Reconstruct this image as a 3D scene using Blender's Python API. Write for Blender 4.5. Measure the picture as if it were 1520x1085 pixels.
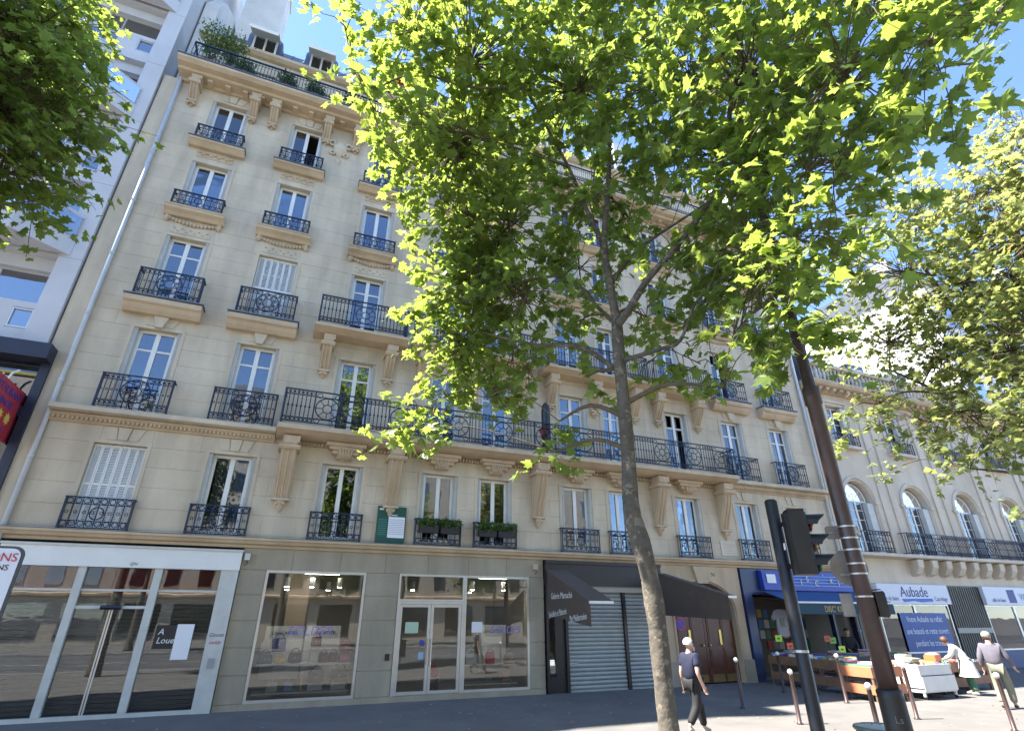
import bpy, math, random
from mathutils import Vector, Matrix, noise
R = math.radians
rng = random.Random(7)
for o in list(bpy.data.objects): bpy.data.objects.remove(o)
SC = bpy.context.scene
COL = SC.collection
# ------------------------------------------------------------------ camera
cam = bpy.data.objects.new('camera', bpy.data.cameras.new('camera')); COL.objects.link(cam)
cam.location = (0, -17.6, 2.2)
cam.rotation_euler = (R(90 + 25.4), 0, R(-22.3))
cam.data.sensor_width = 36; cam.data.lens = 784 / 1520 * 36
cam.data.clip_start = .05; cam.data.clip_end = 2000
SC.camera = cam
# ------------------------------------------------------------------ sky, sun, exposure
SUN_EL, SUN_A = R(58.6), R(16.2)           # a: degrees the sun stands behind the facade plane, coming from the left
sx, sy, sz = -math.cos(SUN_EL) * math.cos(SUN_A), math.cos(SUN_EL) * math.sin(SUN_A), math.sin(SUN_EL)
W = bpy.data.worlds.new('World'); SC.world = W; W.use_nodes = True
nt = W.node_tree; bg = nt.nodes['Background']
sky = nt.nodes.new('ShaderNodeTexSky'); sky.sky_type = 'NISHITA'; sky.sun_disc = False
sky.sun_elevation = SUN_EL; sky.sun_rotation = math.atan2(sx, sy)
sky.air_density = .75; sky.dust_density = .05; sky.ozone_density = 4.0
nt.links.new(sky.outputs[0], bg.inputs[0]); bg.inputs[1].default_value = .095
sl = bpy.data.lights.new('sun', 'SUN'); sl.energy = 4.1; sl.angle = R(.53); sl.color = (1, .95, .86)
so = bpy.data.objects.new('sun', sl); COL.objects.link(so)
so.rotation_euler = Vector((sx, sy, sz)).to_track_quat('Z', 'Y').to_euler()
SC.view_settings.view_transform = 'Standard'; SC.view_settings.look = 'None'
SC.view_settings.exposure = 2.58; SC.view_settings.gamma = 1
SC.render.engine = 'CYCLES'
SC.cycles.max_bounces = 8; SC.cycles.transparent_max_bounces = 12
# ------------------------------------------------------------------ materials
MATS = {}
def mat(name, col, rough=.7, metal=0., var=0., vscale=3., bump=0., bscale=40., emit=0., spec=.5, col2=None):
    if name in MATS: return MATS[name]
    m = bpy.data.materials.new(name); m.use_nodes = True; MATS[name] = m
    n = m.node_tree.nodes; l = m.node_tree.links; b = n['Principled BSDF']
    b.inputs['Base Color'].default_value = (*col, 1); b.inputs['Roughness'].default_value = rough
    b.inputs['Metallic'].default_value = metal; b.inputs['Specular IOR Level'].default_value = spec
    tc = n.new('ShaderNodeTexCoord')
    if var or col2:
        nz = n.new('ShaderNodeTexNoise'); nz.inputs['Scale'].default_value = vscale; nz.inputs['Detail'].default_value = 6
        nz.inputs['Roughness'].default_value = .65
        l.new(tc.outputs['Object'], nz.inputs['Vector'])
        rp = n.new('ShaderNodeValToRGB'); l.new(nz.outputs[0], rp.inputs[0])
        c2 = col2 or tuple(c * (1 - var) for c in col); c1 = col if col2 else tuple(min(1, c * (1 + var)) for c in col)
        rp.color_ramp.elements[0].position = .3; rp.color_ramp.elements[1].position = .7
        rp.color_ramp.elements[0].color = (*c2, 1); rp.color_ramp.elements[1].color = (*c1, 1)
        l.new(rp.outputs[0], b.inputs['Base Color'])
    if bump:
        nb = n.new('ShaderNodeTexNoise'); nb.inputs['Scale'].default_value = bscale; nb.inputs['Detail'].default_value = 5
        l.new(tc.outputs['Object'], nb.inputs['Vector'])
        bp = n.new('ShaderNodeBump'); bp.inputs['Strength'].default_value = bump; bp.inputs['Distance'].default_value = .02
        l.new(nb.outputs[0], bp.inputs['Height']); l.new(bp.outputs[0], b.inputs['Normal'])
    if emit:
        b.inputs['Emission Color'].default_value = (*col, 1); b.inputs['Emission Strength'].default_value = emit
    return m
def stone_mat(name, base, dark, streak=.35):
    # limestone: broad patches, vertical rain streaks and a tone of its own for every block
    m = bpy.data.materials.new(name); m.use_nodes = True; MATS[name] = m
    n = m.node_tree.nodes; l = m.node_tree.links; b = n['Principled BSDF']; b.inputs['Roughness'].default_value = .9
    b.inputs['Specular IOR Level'].default_value = .2
    g = n.new('ShaderNodeNewGeometry')
    n1 = n.new('ShaderNodeTexNoise'); n1.inputs['Scale'].default_value = .45; n1.inputs['Detail'].default_value = 8; n1.inputs['Roughness'].default_value = .7
    l.new(g.outputs['Position'], n1.inputs['Vector'])
    mp = n.new('ShaderNodeMapping'); mp.inputs['Scale'].default_value = (1.7, 1.7, .3); l.new(g.outputs['Position'], mp.inputs['Vector'])
    n2 = n.new('ShaderNodeTexNoise'); n2.inputs['Scale'].default_value = 1.0; n2.inputs['Detail'].default_value = 6; l.new(mp.outputs[0], n2.inputs['Vector'])
    oi = n.new('ShaderNodeNewGeometry')
    r1 = n.new('ShaderNodeValToRGB'); l.new(n1.outputs[0], r1.inputs[0])
    r1.color_ramp.elements[0].position = .36; r1.color_ramp.elements[1].position = .62
    r1.color_ramp.elements[0].color = (*dark, 1); r1.color_ramp.elements[1].color = (*base, 1); e_ = r1.color_ramp.elements.new(.27); e_.color = (*[q * .74 for q in dark], 1)
    r2 = n.new('ShaderNodeValToRGB'); l.new(n2.outputs[0], r2.inputs[0])
    r2.color_ramp.elements[0].position = .38; r2.color_ramp.elements[1].position = .58
    r2.color_ramp.elements[0].color = (1 - streak, 1 - streak, 1 - streak * .95, 1); r2.color_ramp.elements[1].color = (1, 1, 1, 1)
    mx = n.new('ShaderNodeMix'); mx.data_type = 'RGBA'; mx.blend_type = 'MULTIPLY'; mx.inputs[0].default_value = 1
    l.new(r1.outputs[0], mx.inputs[6]); l.new(r2.outputs[0], mx.inputs[7])
    mr = n.new('ShaderNodeMapRange'); mr.inputs[3].default_value = .95; mr.inputs[4].default_value = 1.035
    l.new(oi.outputs['Random Per Island'], mr.inputs[0])
    m2 = n.new('ShaderNodeMix'); m2.data_type = 'RGBA'; m2.blend_type = 'MULTIPLY'; m2.inputs[0].default_value = 1
    l.new(mx.outputs[2], m2.inputs[6]); l.new(mr.outputs[0], m2.inputs[7]); l.new(m2.outputs[2], b.inputs['Base Color'])
    nb = n.new('ShaderNodeTexNoise'); nb.inputs['Scale'].default_value = 18; nb.inputs['Detail'].default_value = 6
    l.new(g.outputs['Position'], nb.inputs['Vector'])
    bp = n.new('ShaderNodeBump'); bp.inputs['Strength'].default_value = .25; bp.inputs['Distance'].default_value = .02
    l.new(nb.outputs[0], bp.inputs['Height']); l.new(bp.outputs[0], b.inputs['Normal'])
    return m
def glass_mat(name, tint=(.8, .86, .88), boost=1.5, add=.03, bump=.07):
    m = bpy.data.materials.new(name); m.use_nodes = True; MATS[name] = m
    n = m.node_tree.nodes; l = m.node_tree.links; n.remove(n['Principled BSDF'])
    t = n.new('ShaderNodeBsdfTransparent'); t.inputs[0].default_value = (*tint, 1)
    g = n.new('ShaderNodeBsdfGlossy'); g.inputs['Roughness'].default_value = .01; g.inputs[0].default_value = (.95, .97, 1, 1)
    tc = n.new('ShaderNodeTexCoord'); nz = n.new('ShaderNodeTexNoise'); nz.inputs['Scale'].default_value = 1.6; nz.inputs['Detail'].default_value = 1
    l.new(tc.outputs['Object'], nz.inputs['Vector'])
    bp = n.new('ShaderNodeBump'); bp.inputs['Strength'].default_value = bump; bp.inputs['Distance'].default_value = .03
    l.new(nz.outputs[0], bp.inputs['Height']); l.new(bp.outputs[0], g.inputs['Normal'])
    f = n.new('ShaderNodeFresnel'); f.inputs[0].default_value = 1.52
    ma = n.new('ShaderNodeMath'); ma.operation = 'MULTIPLY_ADD'; ma.inputs[1].default_value = boost; ma.inputs[2].default_value = add; ma.use_clamp = True
    l.new(f.outputs[0], ma.inputs[0])
    mx = n.new('ShaderNodeMixShader'); l.new(ma.outputs[0], mx.inputs[0]); l.new(t.outputs[0], mx.inputs[1]); l.new(g.outputs[0], mx.inputs[2])
    l.new(mx.outputs[0], n['Material Output'].inputs[0])
    return m
def leaf_mat(name, c_dark, c_light, trans, tf=.5):
    m = bpy.data.materials.new(name); m.use_nodes = True; MATS[name] = m
    n = m.node_tree.nodes; l = m.node_tree.links; b = n['Principled BSDF']
    b.inputs['Roughness'].default_value = .38; b.inputs['Specular IOR Level'].default_value = .5
    g = n.new('ShaderNodeNewGeometry')
    rp = n.new('ShaderNodeValToRGB'); l.new(g.outputs['Random Per Island'], rp.inputs[0])
    rp.color_ramp.elements[0].color = (*c_dark, 1); rp.color_ramp.elements[1].color = (*c_light, 1)
    e = rp.color_ramp.elements.new(.985); e.color = (*c_light, 1); rp.color_ramp.elements[2].color = (.30, .13, .03, 1)
    l.new(rp.outputs[0], b.inputs['Base Color'])
    t = n.new('ShaderNodeBsdfTranslucent')
    rt = n.new('ShaderNodeValToRGB'); l.new(g.outputs['Random Per Island'], rt.inputs[0])
    rt.color_ramp.elements[0].color = (*[c * .75 for c in trans], 1); rt.color_ramp.elements[1].color = (*trans, 1)
    l.new(rt.outputs[0], t.inputs[0])
    mx = n.new('ShaderNodeMixShader'); mx.inputs[0].default_value = tf
    l.new(b.outputs[0], mx.inputs[1]); l.new(t.outputs[0], mx.inputs[2]); l.new(mx.outputs[0], n['Material Output'].inputs[0])
    return m
STONE = stone_mat('facade_limestone', (.61, .525, .39), (.52, .44, .318), .16)
STONE_O = stone_mat('moulded_limestone', (.56, .44, .30), (.49, .375, .245), .13)
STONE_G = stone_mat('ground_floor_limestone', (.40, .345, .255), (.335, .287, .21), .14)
STONE_R = stone_mat('pale_limestone', (.63, .555, .44), (.56, .48, .37), .1)
MORTAR = mat('mortar_joint', (.46, .39, .285), .95)
CONC = mat('white_concrete', (.52, .52, .53), .8, var=.08, vscale=.8, bump=.1)
WHITE = mat('white_paint', (.72, .72, .68), .45, var=.04, vscale=2)
WHITE_D = mat('aged_white_paint', (.52, .52, .48), .5, var=.1, vscale=3)
IRON = mat('dark_wrought_iron', (.014, .025, .055), .45, spec=.4)
ZINC = mat('zinc_sheet', (.13, .15, .19), .4, .5, var=.15)
LEAD = mat('lead_flashing', (.16, .19, .23), .5, .3, var=.2)
SLATE = mat('slate_roof', (.06, .07, .09), .5, var=.3, vscale=8)
PLASTER = mat('gable_plaster', (.62, .6, .56), .9, var=.1, vscale=1.)
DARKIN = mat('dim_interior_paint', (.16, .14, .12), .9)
CURT = mat('sheer_curtain', (.5, .51, .54), .9, var=.12, vscale=6)
REDC = mat('red_curtain', (.28, .04, .03), .9, var=.2, vscale=8)
GLASS = glass_mat('window_glass', (.6, .66, .72), boost=1.9, add=.06)
SHOPG = glass_mat('shop_glass', (.88, .91, .92), boost=1.35, add=.015, bump=.025)
BRN = mat('brown_post_paint', (.058, .033, .029), .38, var=.25, vscale=6)
BLACKP = mat('black_paint', (.014, .012, .012), .45, var=.25, vscale=9)
BARK = mat('plane_tree_bark', (.15, .125, .095), .95, vscale=4.5, bump=1.0, bscale=12, col2=(.055, .048, .036))
def extra_voronoi(m, scale, th, col, dist=.6):
    n = m.node_tree.nodes; l = m.node_tree.links; b = n['Principled BSDF']; src = b.inputs['Base Color'].links[0].from_socket
    g = n.new('ShaderNodeNewGeometry'); nz = n.new('ShaderNodeTexNoise'); nz.inputs['Scale'].default_value = scale * 1.5
    l.new(g.outputs['Position'], nz.inputs['Vector'])
    ad = n.new('ShaderNodeVectorMath'); ad.operation = 'MULTIPLY_ADD'; ad.inputs[1].default_value = (dist / scale,) * 3
    l.new(nz.outputs['Color'], ad.inputs[0]); l.new(g.outputs['Position'], ad.inputs[2])
    v = n.new('ShaderNodeTexVoronoi'); v.inputs['Scale'].default_value = scale; l.new(ad.outputs[0], v.inputs['Vector'])
    mp = n.new('ShaderNodeMapRange'); mp.inputs[1].default_value = th; mp.inputs[2].default_value = th * .8; l.new(v.outputs['Distance'], mp.inputs[0])
    mx = n.new('ShaderNodeMix'); mx.data_type = 'RGBA'; mx.inputs[7].default_value = (*col, 1)
    l.new(mp.outputs[0], mx.inputs[0]); l.new(src, mx.inputs[6]); l.new(mx.outputs[2], b.inputs['Base Color'])
extra_voronoi(BARK, 7, .34, (.185, .16, .115), 2.2)
TWIG = mat('twig_bark', (.12, .09, .055), .9, var=.25, vscale=9)
LEAF = leaf_mat('plane_leaf', (.075, .135, .03), (.14, .205, .05), (.4, .51, .085), .58)
LEAF2 = leaf_mat('plane_leaf_lit', (.14, .2, .06), (.23, .28, .11), (.5, .54, .17), .5)  # paler copy of the near leaf; the right crown's sunlight is in the colour
LEAF3 = leaf_mat('bamboo_leaf', (.04, .09, .02), (.09, .15, .03), (.2, .3, .04), .4)
# ------------------------------------------------------------------ mesh helpers
OFF = {}
def off(p): return OFF.get(p.name, Vector((0, 0, 0))) if p else Vector((0, 0, 0))
class MB:
    def __init__(s): s.v = []; s.f = []
    def add(s, vs, fs):
        k = len(s.v); s.v += [tuple(p) for p in vs]; s.f += [tuple(i + k for i in f) for f in fs]; return s
    def box(s, x0, x1, y0, y1, z0, z1):
        return s.add([(x0, y0, z0), (x1, y0, z0), (x1, y1, z0), (x0, y1, z0), (x0, y0, z1), (x1, y0, z1), (x1, y1, z1), (x0, y1, z1)],
                     [(0, 3, 2, 1), (4, 5, 6, 7), (0, 1, 5, 4), (1, 2, 6, 5), (2, 3, 7, 6), (3, 0, 4, 7)])
    def prism(s, pts, a0, a1, ax='x'):
        # pts in the plane across the axis: x -> (y,z), y -> (x,z), z -> (x,y)
        n = len(pts)
        def P(p, a): return (a, p[0], p[1]) if ax == 'x' else (p[0], a, p[1]) if ax == 'y' else (p[0], p[1], a)
        return s.add([P(p, a0) for p in pts] + [P(p, a1) for p in pts],
                     [tuple(range(n))[::-1], tuple(range(n, 2 * n))] + [(i, (i + 1) % n, n + (i + 1) % n, n + i) for i in range(n)])
    def tube(s, pts, r, n=6, cap=True):
        pts = [Vector(p) for p in pts]; rs = r if isinstance(r, (list, tuple)) else [r] * len(pts)
        vs = []; up = None
        for i, p in enumerate(pts):
            t = (pts[min(i + 1, len(pts) - 1)] - pts[max(i - 1, 0)])
            if t.length < 1e-9: t = Vector((0, 0, 1))
            t.normalize()
            if up is None: up = Vector((1, 0, 0)) if abs(t.x) < .8 else Vector((0, 1, 0))
            a = (up - t * up.dot(t)); a = a.normalized() if a.length > 1e-6 else t.orthogonal().normalized(); b = t.cross(a); up = a
            vs += [p + (a * math.cos(2 * math.pi * k / n) + b * math.sin(2 * math.pi * k / n)) * rs[i] for k in range(n)]
        fs = [(i * n + k, i * n + (k + 1) % n, (i + 1) * n + (k + 1) % n, (i + 1) * n + k) for i in range(len(pts) - 1) for k in range(n)]
        if cap: fs += [tuple(range(n))[::-1], tuple(range((len(pts) - 1) * n, len(pts) * n))]
        return s.add(vs, fs)
    def bar(s, a, b, r): return s.tube([a, b], r, 4)
    def ring(s, c, rad, r, ux=(1, 0, 0), uz=(0, 0, 1), n=10, a0=0., a1=360., k=4):
        c = Vector(c); ux = Vector(ux); uz = Vector(uz)
        return s.tube([c + (ux * math.cos(R(a0 + (a1 - a0) * i / n)) + uz * math.sin(R(a0 + (a1 - a0) * i / n))) * rad for i in range(n + 1)], r, k, False)
    def lathe(s, prof, c=(0, 0, 0), n=16):
        m = len(prof)
        vs = [(c[0] + r * math.cos(2 * math.pi * k / n), c[1] + r * math.sin(2 * math.pi * k / n), c[2] + z) for r, z in prof for k in range(n)]
        fs = [(i * n + k, i * n + (k + 1) % n, (i + 1) * n + (k + 1) % n, (i + 1) * n + k) for i in range(m - 1) for k in range(n)]
        return s.add(vs, fs + [tuple(range(n))[::-1], tuple(range((m - 1) * n, m * n))])
    def mesh(s, name, m, smooth=False):
        me = bpy.data.meshes.new(name); me.from_pydata(s.v, [], s.f); me.materials.append(m)
        if smooth: me.polygons.foreach_set('use_smooth', [True] * len(me.polygons))
        me.update(); return me
    def build(s, name, m, parent=None, smooth=False, kind=None):
        o_ = off(parent)
        if o_.length: s.v = [(a - o_.x, b - o_.y, c - o_.z) for a, b, c in s.v]
        return link(name, s.mesh(name, m, smooth), parent, kind=kind)
def link(name, me, parent=None, loc=None, rot=None, kind=None):
    o = bpy.data.objects.new(name, me); COL.objects.link(o)
    if parent: o.parent = parent; OFF[o.name] = off(parent)
    if loc is not None:
        o.location = Vector(loc) - (off(parent) if parent else Vector())
        OFF[o.name] = Vector((0, 0, 0)) if False else Vector(loc)
    if rot is not None: o.rotation_euler = rot
    if kind: o['kind'] = kind
    return o
def tag(o, label, cat, group=None):
    o['label'] = label; o['category'] = cat
    if group: o['group'] = group
    return o
def thing(name, label, cat, loc=(0, 0, 0), rz=0., group=None, local=False):
    o = bpy.data.objects.new(name, None); COL.objects.link(o); o.empty_display_size = .2
    o.location = loc; o.rotation_euler = (0, 0, rz); OFF[o.name] = Vector() if local else Vector(loc)
    return tag(o, label, cat, group)
def box(name, m, parent, *b): return MB().box(*b).build(name, m, parent)
def text(name, s, size, m, parent, loc, rot=(R(90), 0, 0), align='CENTER', ext=.006, sx_=1., shear=0.):
    cu = bpy.data.curves.new(name, 'FONT'); cu.body = s; cu.size = size; cu.extrude = ext; cu.align_x = align; cu.shear = shear
    cu.resolution_u = 3
    to = bpy.data.objects.new(name, cu); COL.objects.link(to)
    dg = bpy.context.evaluated_depsgraph_get(); me = bpy.data.meshes.new_from_object(to.evaluated_get(dg))
    bpy.data.objects.remove(to); me.materials.clear(); me.materials.append(m)
    me.transform(Matrix.Diagonal((sx_, 1, 1, 1)))
    return link(name, me, parent, loc, rot)
# ------------------------------------------------------------------ ground
def sheet(name, m, x0, x1, y0, y1, z):
    o = MB().add([(x0, y0, z), (x1, y0, z), (x1, y1, z), (x0, y1, z)], [(0, 1, 2, 3)]).build(name, m); o['kind'] = 'structure'; return o
ASPH_P = mat('pavement_asphalt', (.15, .14, .13), .92, vscale=.9, bump=.35, bscale=90, col2=(.105, .099, .094))
extra_voronoi(ASPH_P, 2.2, .045, (.06, .058, .056), .3); extra_voronoi(ASPH_P, .35, .3, (.118, .112, .106), 1.0)
ASPH_R = mat('road_asphalt', (.075, .075, .078), .85, var=.18, vscale=1.2, bump=.4, bscale=80)
sheet('ground', mat('distant_ground', (.12, .115, .11), .95, var=.2, vscale=.05), -900, 900, -900, 900, -.3)
pv = MB().box(-90, 120, -14.3, .6, -.29, 0).build('pavement', ASPH_P); pv['kind'] = 'structure'
sheet('road', ASPH_R, -90, 120, -29.4, -14.5, -.15)
pv2 = MB().box(-90, 120, -45, -29.6, -.29, 0).build('pavement', ASPH_P); pv2['kind'] = 'structure'
KERB = mat('granite_kerb', (.32, .31, .3), .85, var=.15, vscale=12)
kb = MB().box(-90, 120, -14.5, -14.3, -.29, .003).build('kerb', KERB); kb['kind'] = 'structure'
kb = MB().box(-90, 120, -29.6, -29.4, -.29, .003).build('kerb', KERB); kb['kind'] = 'structure'
mk = MB()
for i in range(-20, 30): mk.box(i * 4.5, i * 4.5 + 3, -22.06, -21.94, -.148, -.146)
o = mk.build('lane_marking', mat('road_paint', (.75, .75, .72), .7, var=.1)); o['kind'] = 'structure'
lit = MB()
for i in range(420):
    x = rng.uniform(-6, 22); y = rng.uniform(-10, -.4); a = rng.uniform(0, 6.28); q = rng.uniform(.02, .07)
    lit.add([(x + q * math.cos(a + k * 1.57) * (1 if k % 2 else .6), y + q * math.sin(a + k * 1.57) * (1 if k % 2 else .6), .006 + .012 * (k == 1)) for k in range(4)], [(0, 1, 2, 3)])
o = lit.build('fallen_leaves', mat('dry_leaf', (.36, .29, .17), .9, var=.3, vscale=5)); o['kind'] = 'stuff'
tag(o, 'small dry leaves scattered over the asphalt pavement', 'leaves')
# ------------------------------------------------------------------ main apartment building
BX0, BX1 = -7.2, 23.25
B = thing('apartment_building', 'six storey cream limestone apartment building with wrought iron balconies and street level shops', 'building', (8.2, 0, 0))
COLS = [-4.75, -1.87, 1.33, 4.55, 6.55, 9.84, 11.72, 14.98, 18.1, 20.98]
LV = [(4.32, 6.6), (7.6, 10.3), (11.25, 13.86), (15.0, 17.24), (18.35, 20.42)]
HW = [.64] * 10; HW[6] = .52
OPEN = [(c - HW[i], c + HW[i], a, b) for i, c in enumerate(COLS) for a, b in LV]
rows = []
def band(a, b, n): rows.extend((a + (b - a) * i / n, a + (b - a) * (i + 1) / n) for i in range(n))
z = 4.0
for k, (a, b) in enumerate(LV):
    if a > z: band(z, a, max(1, round((a - z) / .5)))
    band(a, b, 5 if b - a > 2.4 else 4); z = b
band(z, 21.0, 1)
wall = MB(); blocks = []
for ri, (za, zb) in enumerate(rows):
    zm = (za + zb) / 2; segs = [(BX0, BX1)]
    for (ox0, ox1, oz0, oz1) in OPEN:
        if oz0 < zm < oz1:
            segs = [t for (p, q) in segs for t in ((p, min(q, ox0)), (max(p, ox1), q)) if t[1] - t[0] > 1e-4]
    for p, q in segs:
        wall.box(p, q, .022, .42, za, zb)
        n = max(1, round((q - p) / 1.25)); w = (q - p) / n
        cuts = [p] + ([p + w * (i + (.5 if (ri % 2 and n > 1) else 0)) for i in range(0 if (ri % 2 and n > 1) else 1, n)]) + [q]
        for a, b in zip(cuts, cuts[1:]): blocks.append((a + .002, b - .002, za + .0025, zb - .0025))
wall = wall.build('wall', MORTAR, B)
blocks.sort(key=lambda t: (t[0] + 1) ** 2 * .5 + (t[2] - 4) ** 2)
rest = MB(); cache = {}
for i, (a, b, c, d) in enumerate(blocks):
    if i < 290:
        k = (round(b - a, 3), round(d - c, 3))
        if k not in cache:
            e = .003; w, h = k[0] / 2, k[1]
            cache[k] = MB().add([(-w, .06, 0), (w, .06, 0), (w, .06, h), (-w, .06, h), (-w, e, 0), (w, e, 0), (w, e, h), (-w, e, h), (-w + e, 0, e), (w - e, 0, e), (w - e, 0, h - e), (-w + e, 0, h - e)],
                [(0, 1, 5, 4), (1, 2, 6, 5), (2, 3, 7, 6), (3, 0, 4, 7), (4, 5, 9, 8), (5, 6, 10, 9), (6, 7, 11, 10), (7, 4, 8, 11), (8, 9, 10, 11)]).mesh('stone_block', STONE)
        link('stone_block', cache[k], wall, ((a + b) / 2, rng.uniform(-.002, .002), c))
    else: rest.box(a, b, rng.uniform(-.002, .002), .06, c, d)
o = rest.build('stone_courses', STONE, wall, kind='stuff')
# shell behind the facade: side walls, floors and a back wall so that the rooms are dark
sh = MB()
sh.box(BX0, BX0 + .3, .421, 13, 0, 21.2); sh.box(BX1 - .3, BX1, .421, 13, 0, 21.2); sh.box(BX0, BX1, 13, 13.3, 0, 28)
sh.build('side_wall', PLASTER, B)
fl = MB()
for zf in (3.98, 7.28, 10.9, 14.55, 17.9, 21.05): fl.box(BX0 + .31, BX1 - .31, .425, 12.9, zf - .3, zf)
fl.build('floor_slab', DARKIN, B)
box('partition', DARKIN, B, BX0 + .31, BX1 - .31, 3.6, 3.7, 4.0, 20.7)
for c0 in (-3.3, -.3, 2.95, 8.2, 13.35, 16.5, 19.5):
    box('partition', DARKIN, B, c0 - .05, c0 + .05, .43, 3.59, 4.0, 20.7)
def prof(name, m, pts, x0, x1, parent=B): return MB().prism(pts, x0, x1, 'x').build(name, m, parent)
# band over the shops
prof('cornice', STONE_O, [(.1, 3.98), (-.04, 3.98), (-.06, 4.05), (-.16, 4.08), (-.2, 4.16), (-.24, 4.17), (-.24, 4.235), (.1, 4.26)], BX0 + .1, BX1)
prof('flashing', LEAD, [(.0, 4.262), (-.25, 4.24), (-.25, 4.252), (0, 4.275)], BX0 + .1, BX1)
# string course under the second floor, left and right of the long balcony
for a, b in ((BX0 + .6, -.83), (17.22, BX1)):
    prof('string_course', STONE, [(.05, 7.33), (-.22, 7.36), (-.34, 7.39), (-.34, 7.52), (.05, 7.58)], a, b)
    prof('bed_moulding', STONE_O, [(.05, 7.08), (-.05, 7.1), (-.09, 7.2), (-.16, 7.329), (.05, 7.329)], a, b)
    dn = MB(); x = a + .1
    while x < b - .1: dn.box(x, x + .055, -.14, -.02, 7.16, 7.25); x += .11
    dn.build('dentil_course', STONE_O, B, kind='stuff')
dn = MB(); x = -.2
while x < 16.6: dn.box(x, x + .055, -.14, -.003, 7.1, 7.2); x += .11
dn.build('dentil_course', STONE_O, B, kind='stuff')
# ---- ironwork
def railing(hw, h, dep, style, feet=False):
    m = MB(); r = .0165
    xs = [-hw, hw]
    def front(a, b, n):
        for i in range(n + 1):
            x = a + (b - a) * i / n
            m.bar((x, -dep, .03), (x, -dep, h), r * .8)
            if i < n:
                xc = x + (b - a) / n / 2; q = abs(b - a) / n * .36
                m.ring((xc, -dep, h - .09), q, r * .7, n=8); m.ring((xc, -dep, .13), q, r * .7, n=8)
                if style != 'plain': m.ring((xc, -dep, h * .52), q * .55, r * .6, n=6)
    m.box(-hw - .03, hw + .03, -dep - .025, -dep + .025, h - .012, h + .02)
    for zz in (.03, .06 + .14, h - .17): m.bar((-hw, -dep, zz), (hw, -dep, zz), r * .8)
    for x in xs:
        m.bar((x, -dep, -.02), (x, -dep, h), r * 1.5)
        if dep > .1:
            m.box(x - .025, x + .025, -dep + .026, .02, h - .012, h + .018); m.bar((x, -dep, .03), (x, 0, .03), r)
            for j in range(1, max(2, int(dep / .12))): m.bar((x, -dep + j * .12, .03), (x, -dep + j * .12, h), r * .8)
    if style == 'medallion':
        c = (0, -dep, h * .53); rad = min(h * .36, .4)
        front(-hw, -rad - .03, 4); front(rad + .03, hw, 4)
        m.ring(c, rad, r * 1.2, n=18); m.ring(c, rad * .42, r, n=12)
        for k in range(8):
            a = R(22.5 + 45 * k); m.bar((c[0] + .42 * rad * math.cos(a), c[1], c[2] + .42 * rad * math.sin(a)), (c[0] + rad * math.cos(a), c[1], c[2] + rad * math.sin(a)), r * .8)
            m.ring((c[0] + .7 * rad * math.cos(R(45 * k)), c[1], c[2] + .7 * rad * math.sin(R(45 * k))), rad * .2, r * .7, n=7)
        for sx2 in (-1, 1):
            for zz in (.1, h - .1): m.ring((sx2 * rad * .8, -dep, zz), .07, r * .8, n=8)
    elif style == 'scroll':
        n = max(4, round(2 * hw / .2)); front(-hw, hw, n)
        m.ring((0, -dep, h * .5), h * .2, r, n=10)
    else: front(-hw, hw, max(3, round(2 * hw / .13)))
    return m
RM = {k: railing(*v).mesh('railing', IRON) for k, v in {
    'l1': (.76, .8, .17, 'scroll'), 'l1s': (.62, .8, .17, 'scroll'), 'l2': (.89, 1.0, .3, 'medallion'), 'l3': (.88, .95, .4, 'medallion'),
    'l4': (.77, .57, .3, 'scroll'), 'l5': (.77, .6, .3, 'scroll')}.items()}
def long_railing(x0, x1, h, dep, panels):
    m = MB(); r = .0165
    m.box(x0 - .03, x1 + .03, -dep - .025, -dep + .025, h - .012, h + .02)
    for zz in (.03, .17, h - .17): m.bar((x0, -dep, zz), (x1, -dep, zz), r)
    for x in (x0, x1):
        m.bar((x, -dep, -.02), (x, -dep, h), r * 1.8); m.box(x - .025, x + .025, -dep + .026, .02, h - .012, h + .018); m.bar((x, -dep, .03), (x, 0, .03), r)
        for j in range(1, int(dep / .12)): m.bar((x, -dep + j * .12, .03), (x, -dep + j * .12, h), r)
    x = x0; n = round((x1 - x0) / .125); w = (x1 - x0) / n
    for i in range(n + 1):
        xx = x0 + i * w
        pn = [p for p in panels if abs(xx - p) < .42]
        if pn: continue
        m.bar((xx, -dep, .03), (xx, -dep, h), r * .85)
        m.ring((xx + w / 2, -dep, h - .09), w * .36, r * .7, n=7); m.ring((xx + w / 2, -dep, .1), w * .36, r * .7, n=7)
        m.ring((xx, -dep, h * .5), .028, r * .8, n=5)
    for p in panels:
        c = (p, -dep, h * .5); rad = h * .33
        m.ring(c, rad, r * 1.2, n=16); m.ring(c, rad * .4, r, n=10)
        for k in range(8):
            a = R(45 * k); m.bar((c[0] + .4 * rad * math.cos(a), c[1], c[2] + .4 * rad * math.sin(a)), (c[0] + rad * math.cos(a), c[1], c[2] + rad * math.sin(a)), r * .8)
        for s1 in (-1, 1):
            m.bar((p + s1 * .4, -dep, .03), (p + s1 * .4, -dep, h), r * 1.3)
            for zz in (.12, h - .12): m.ring((p + s1 * .27, -dep, zz), .08, r * .8, n=8)
    return m
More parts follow.
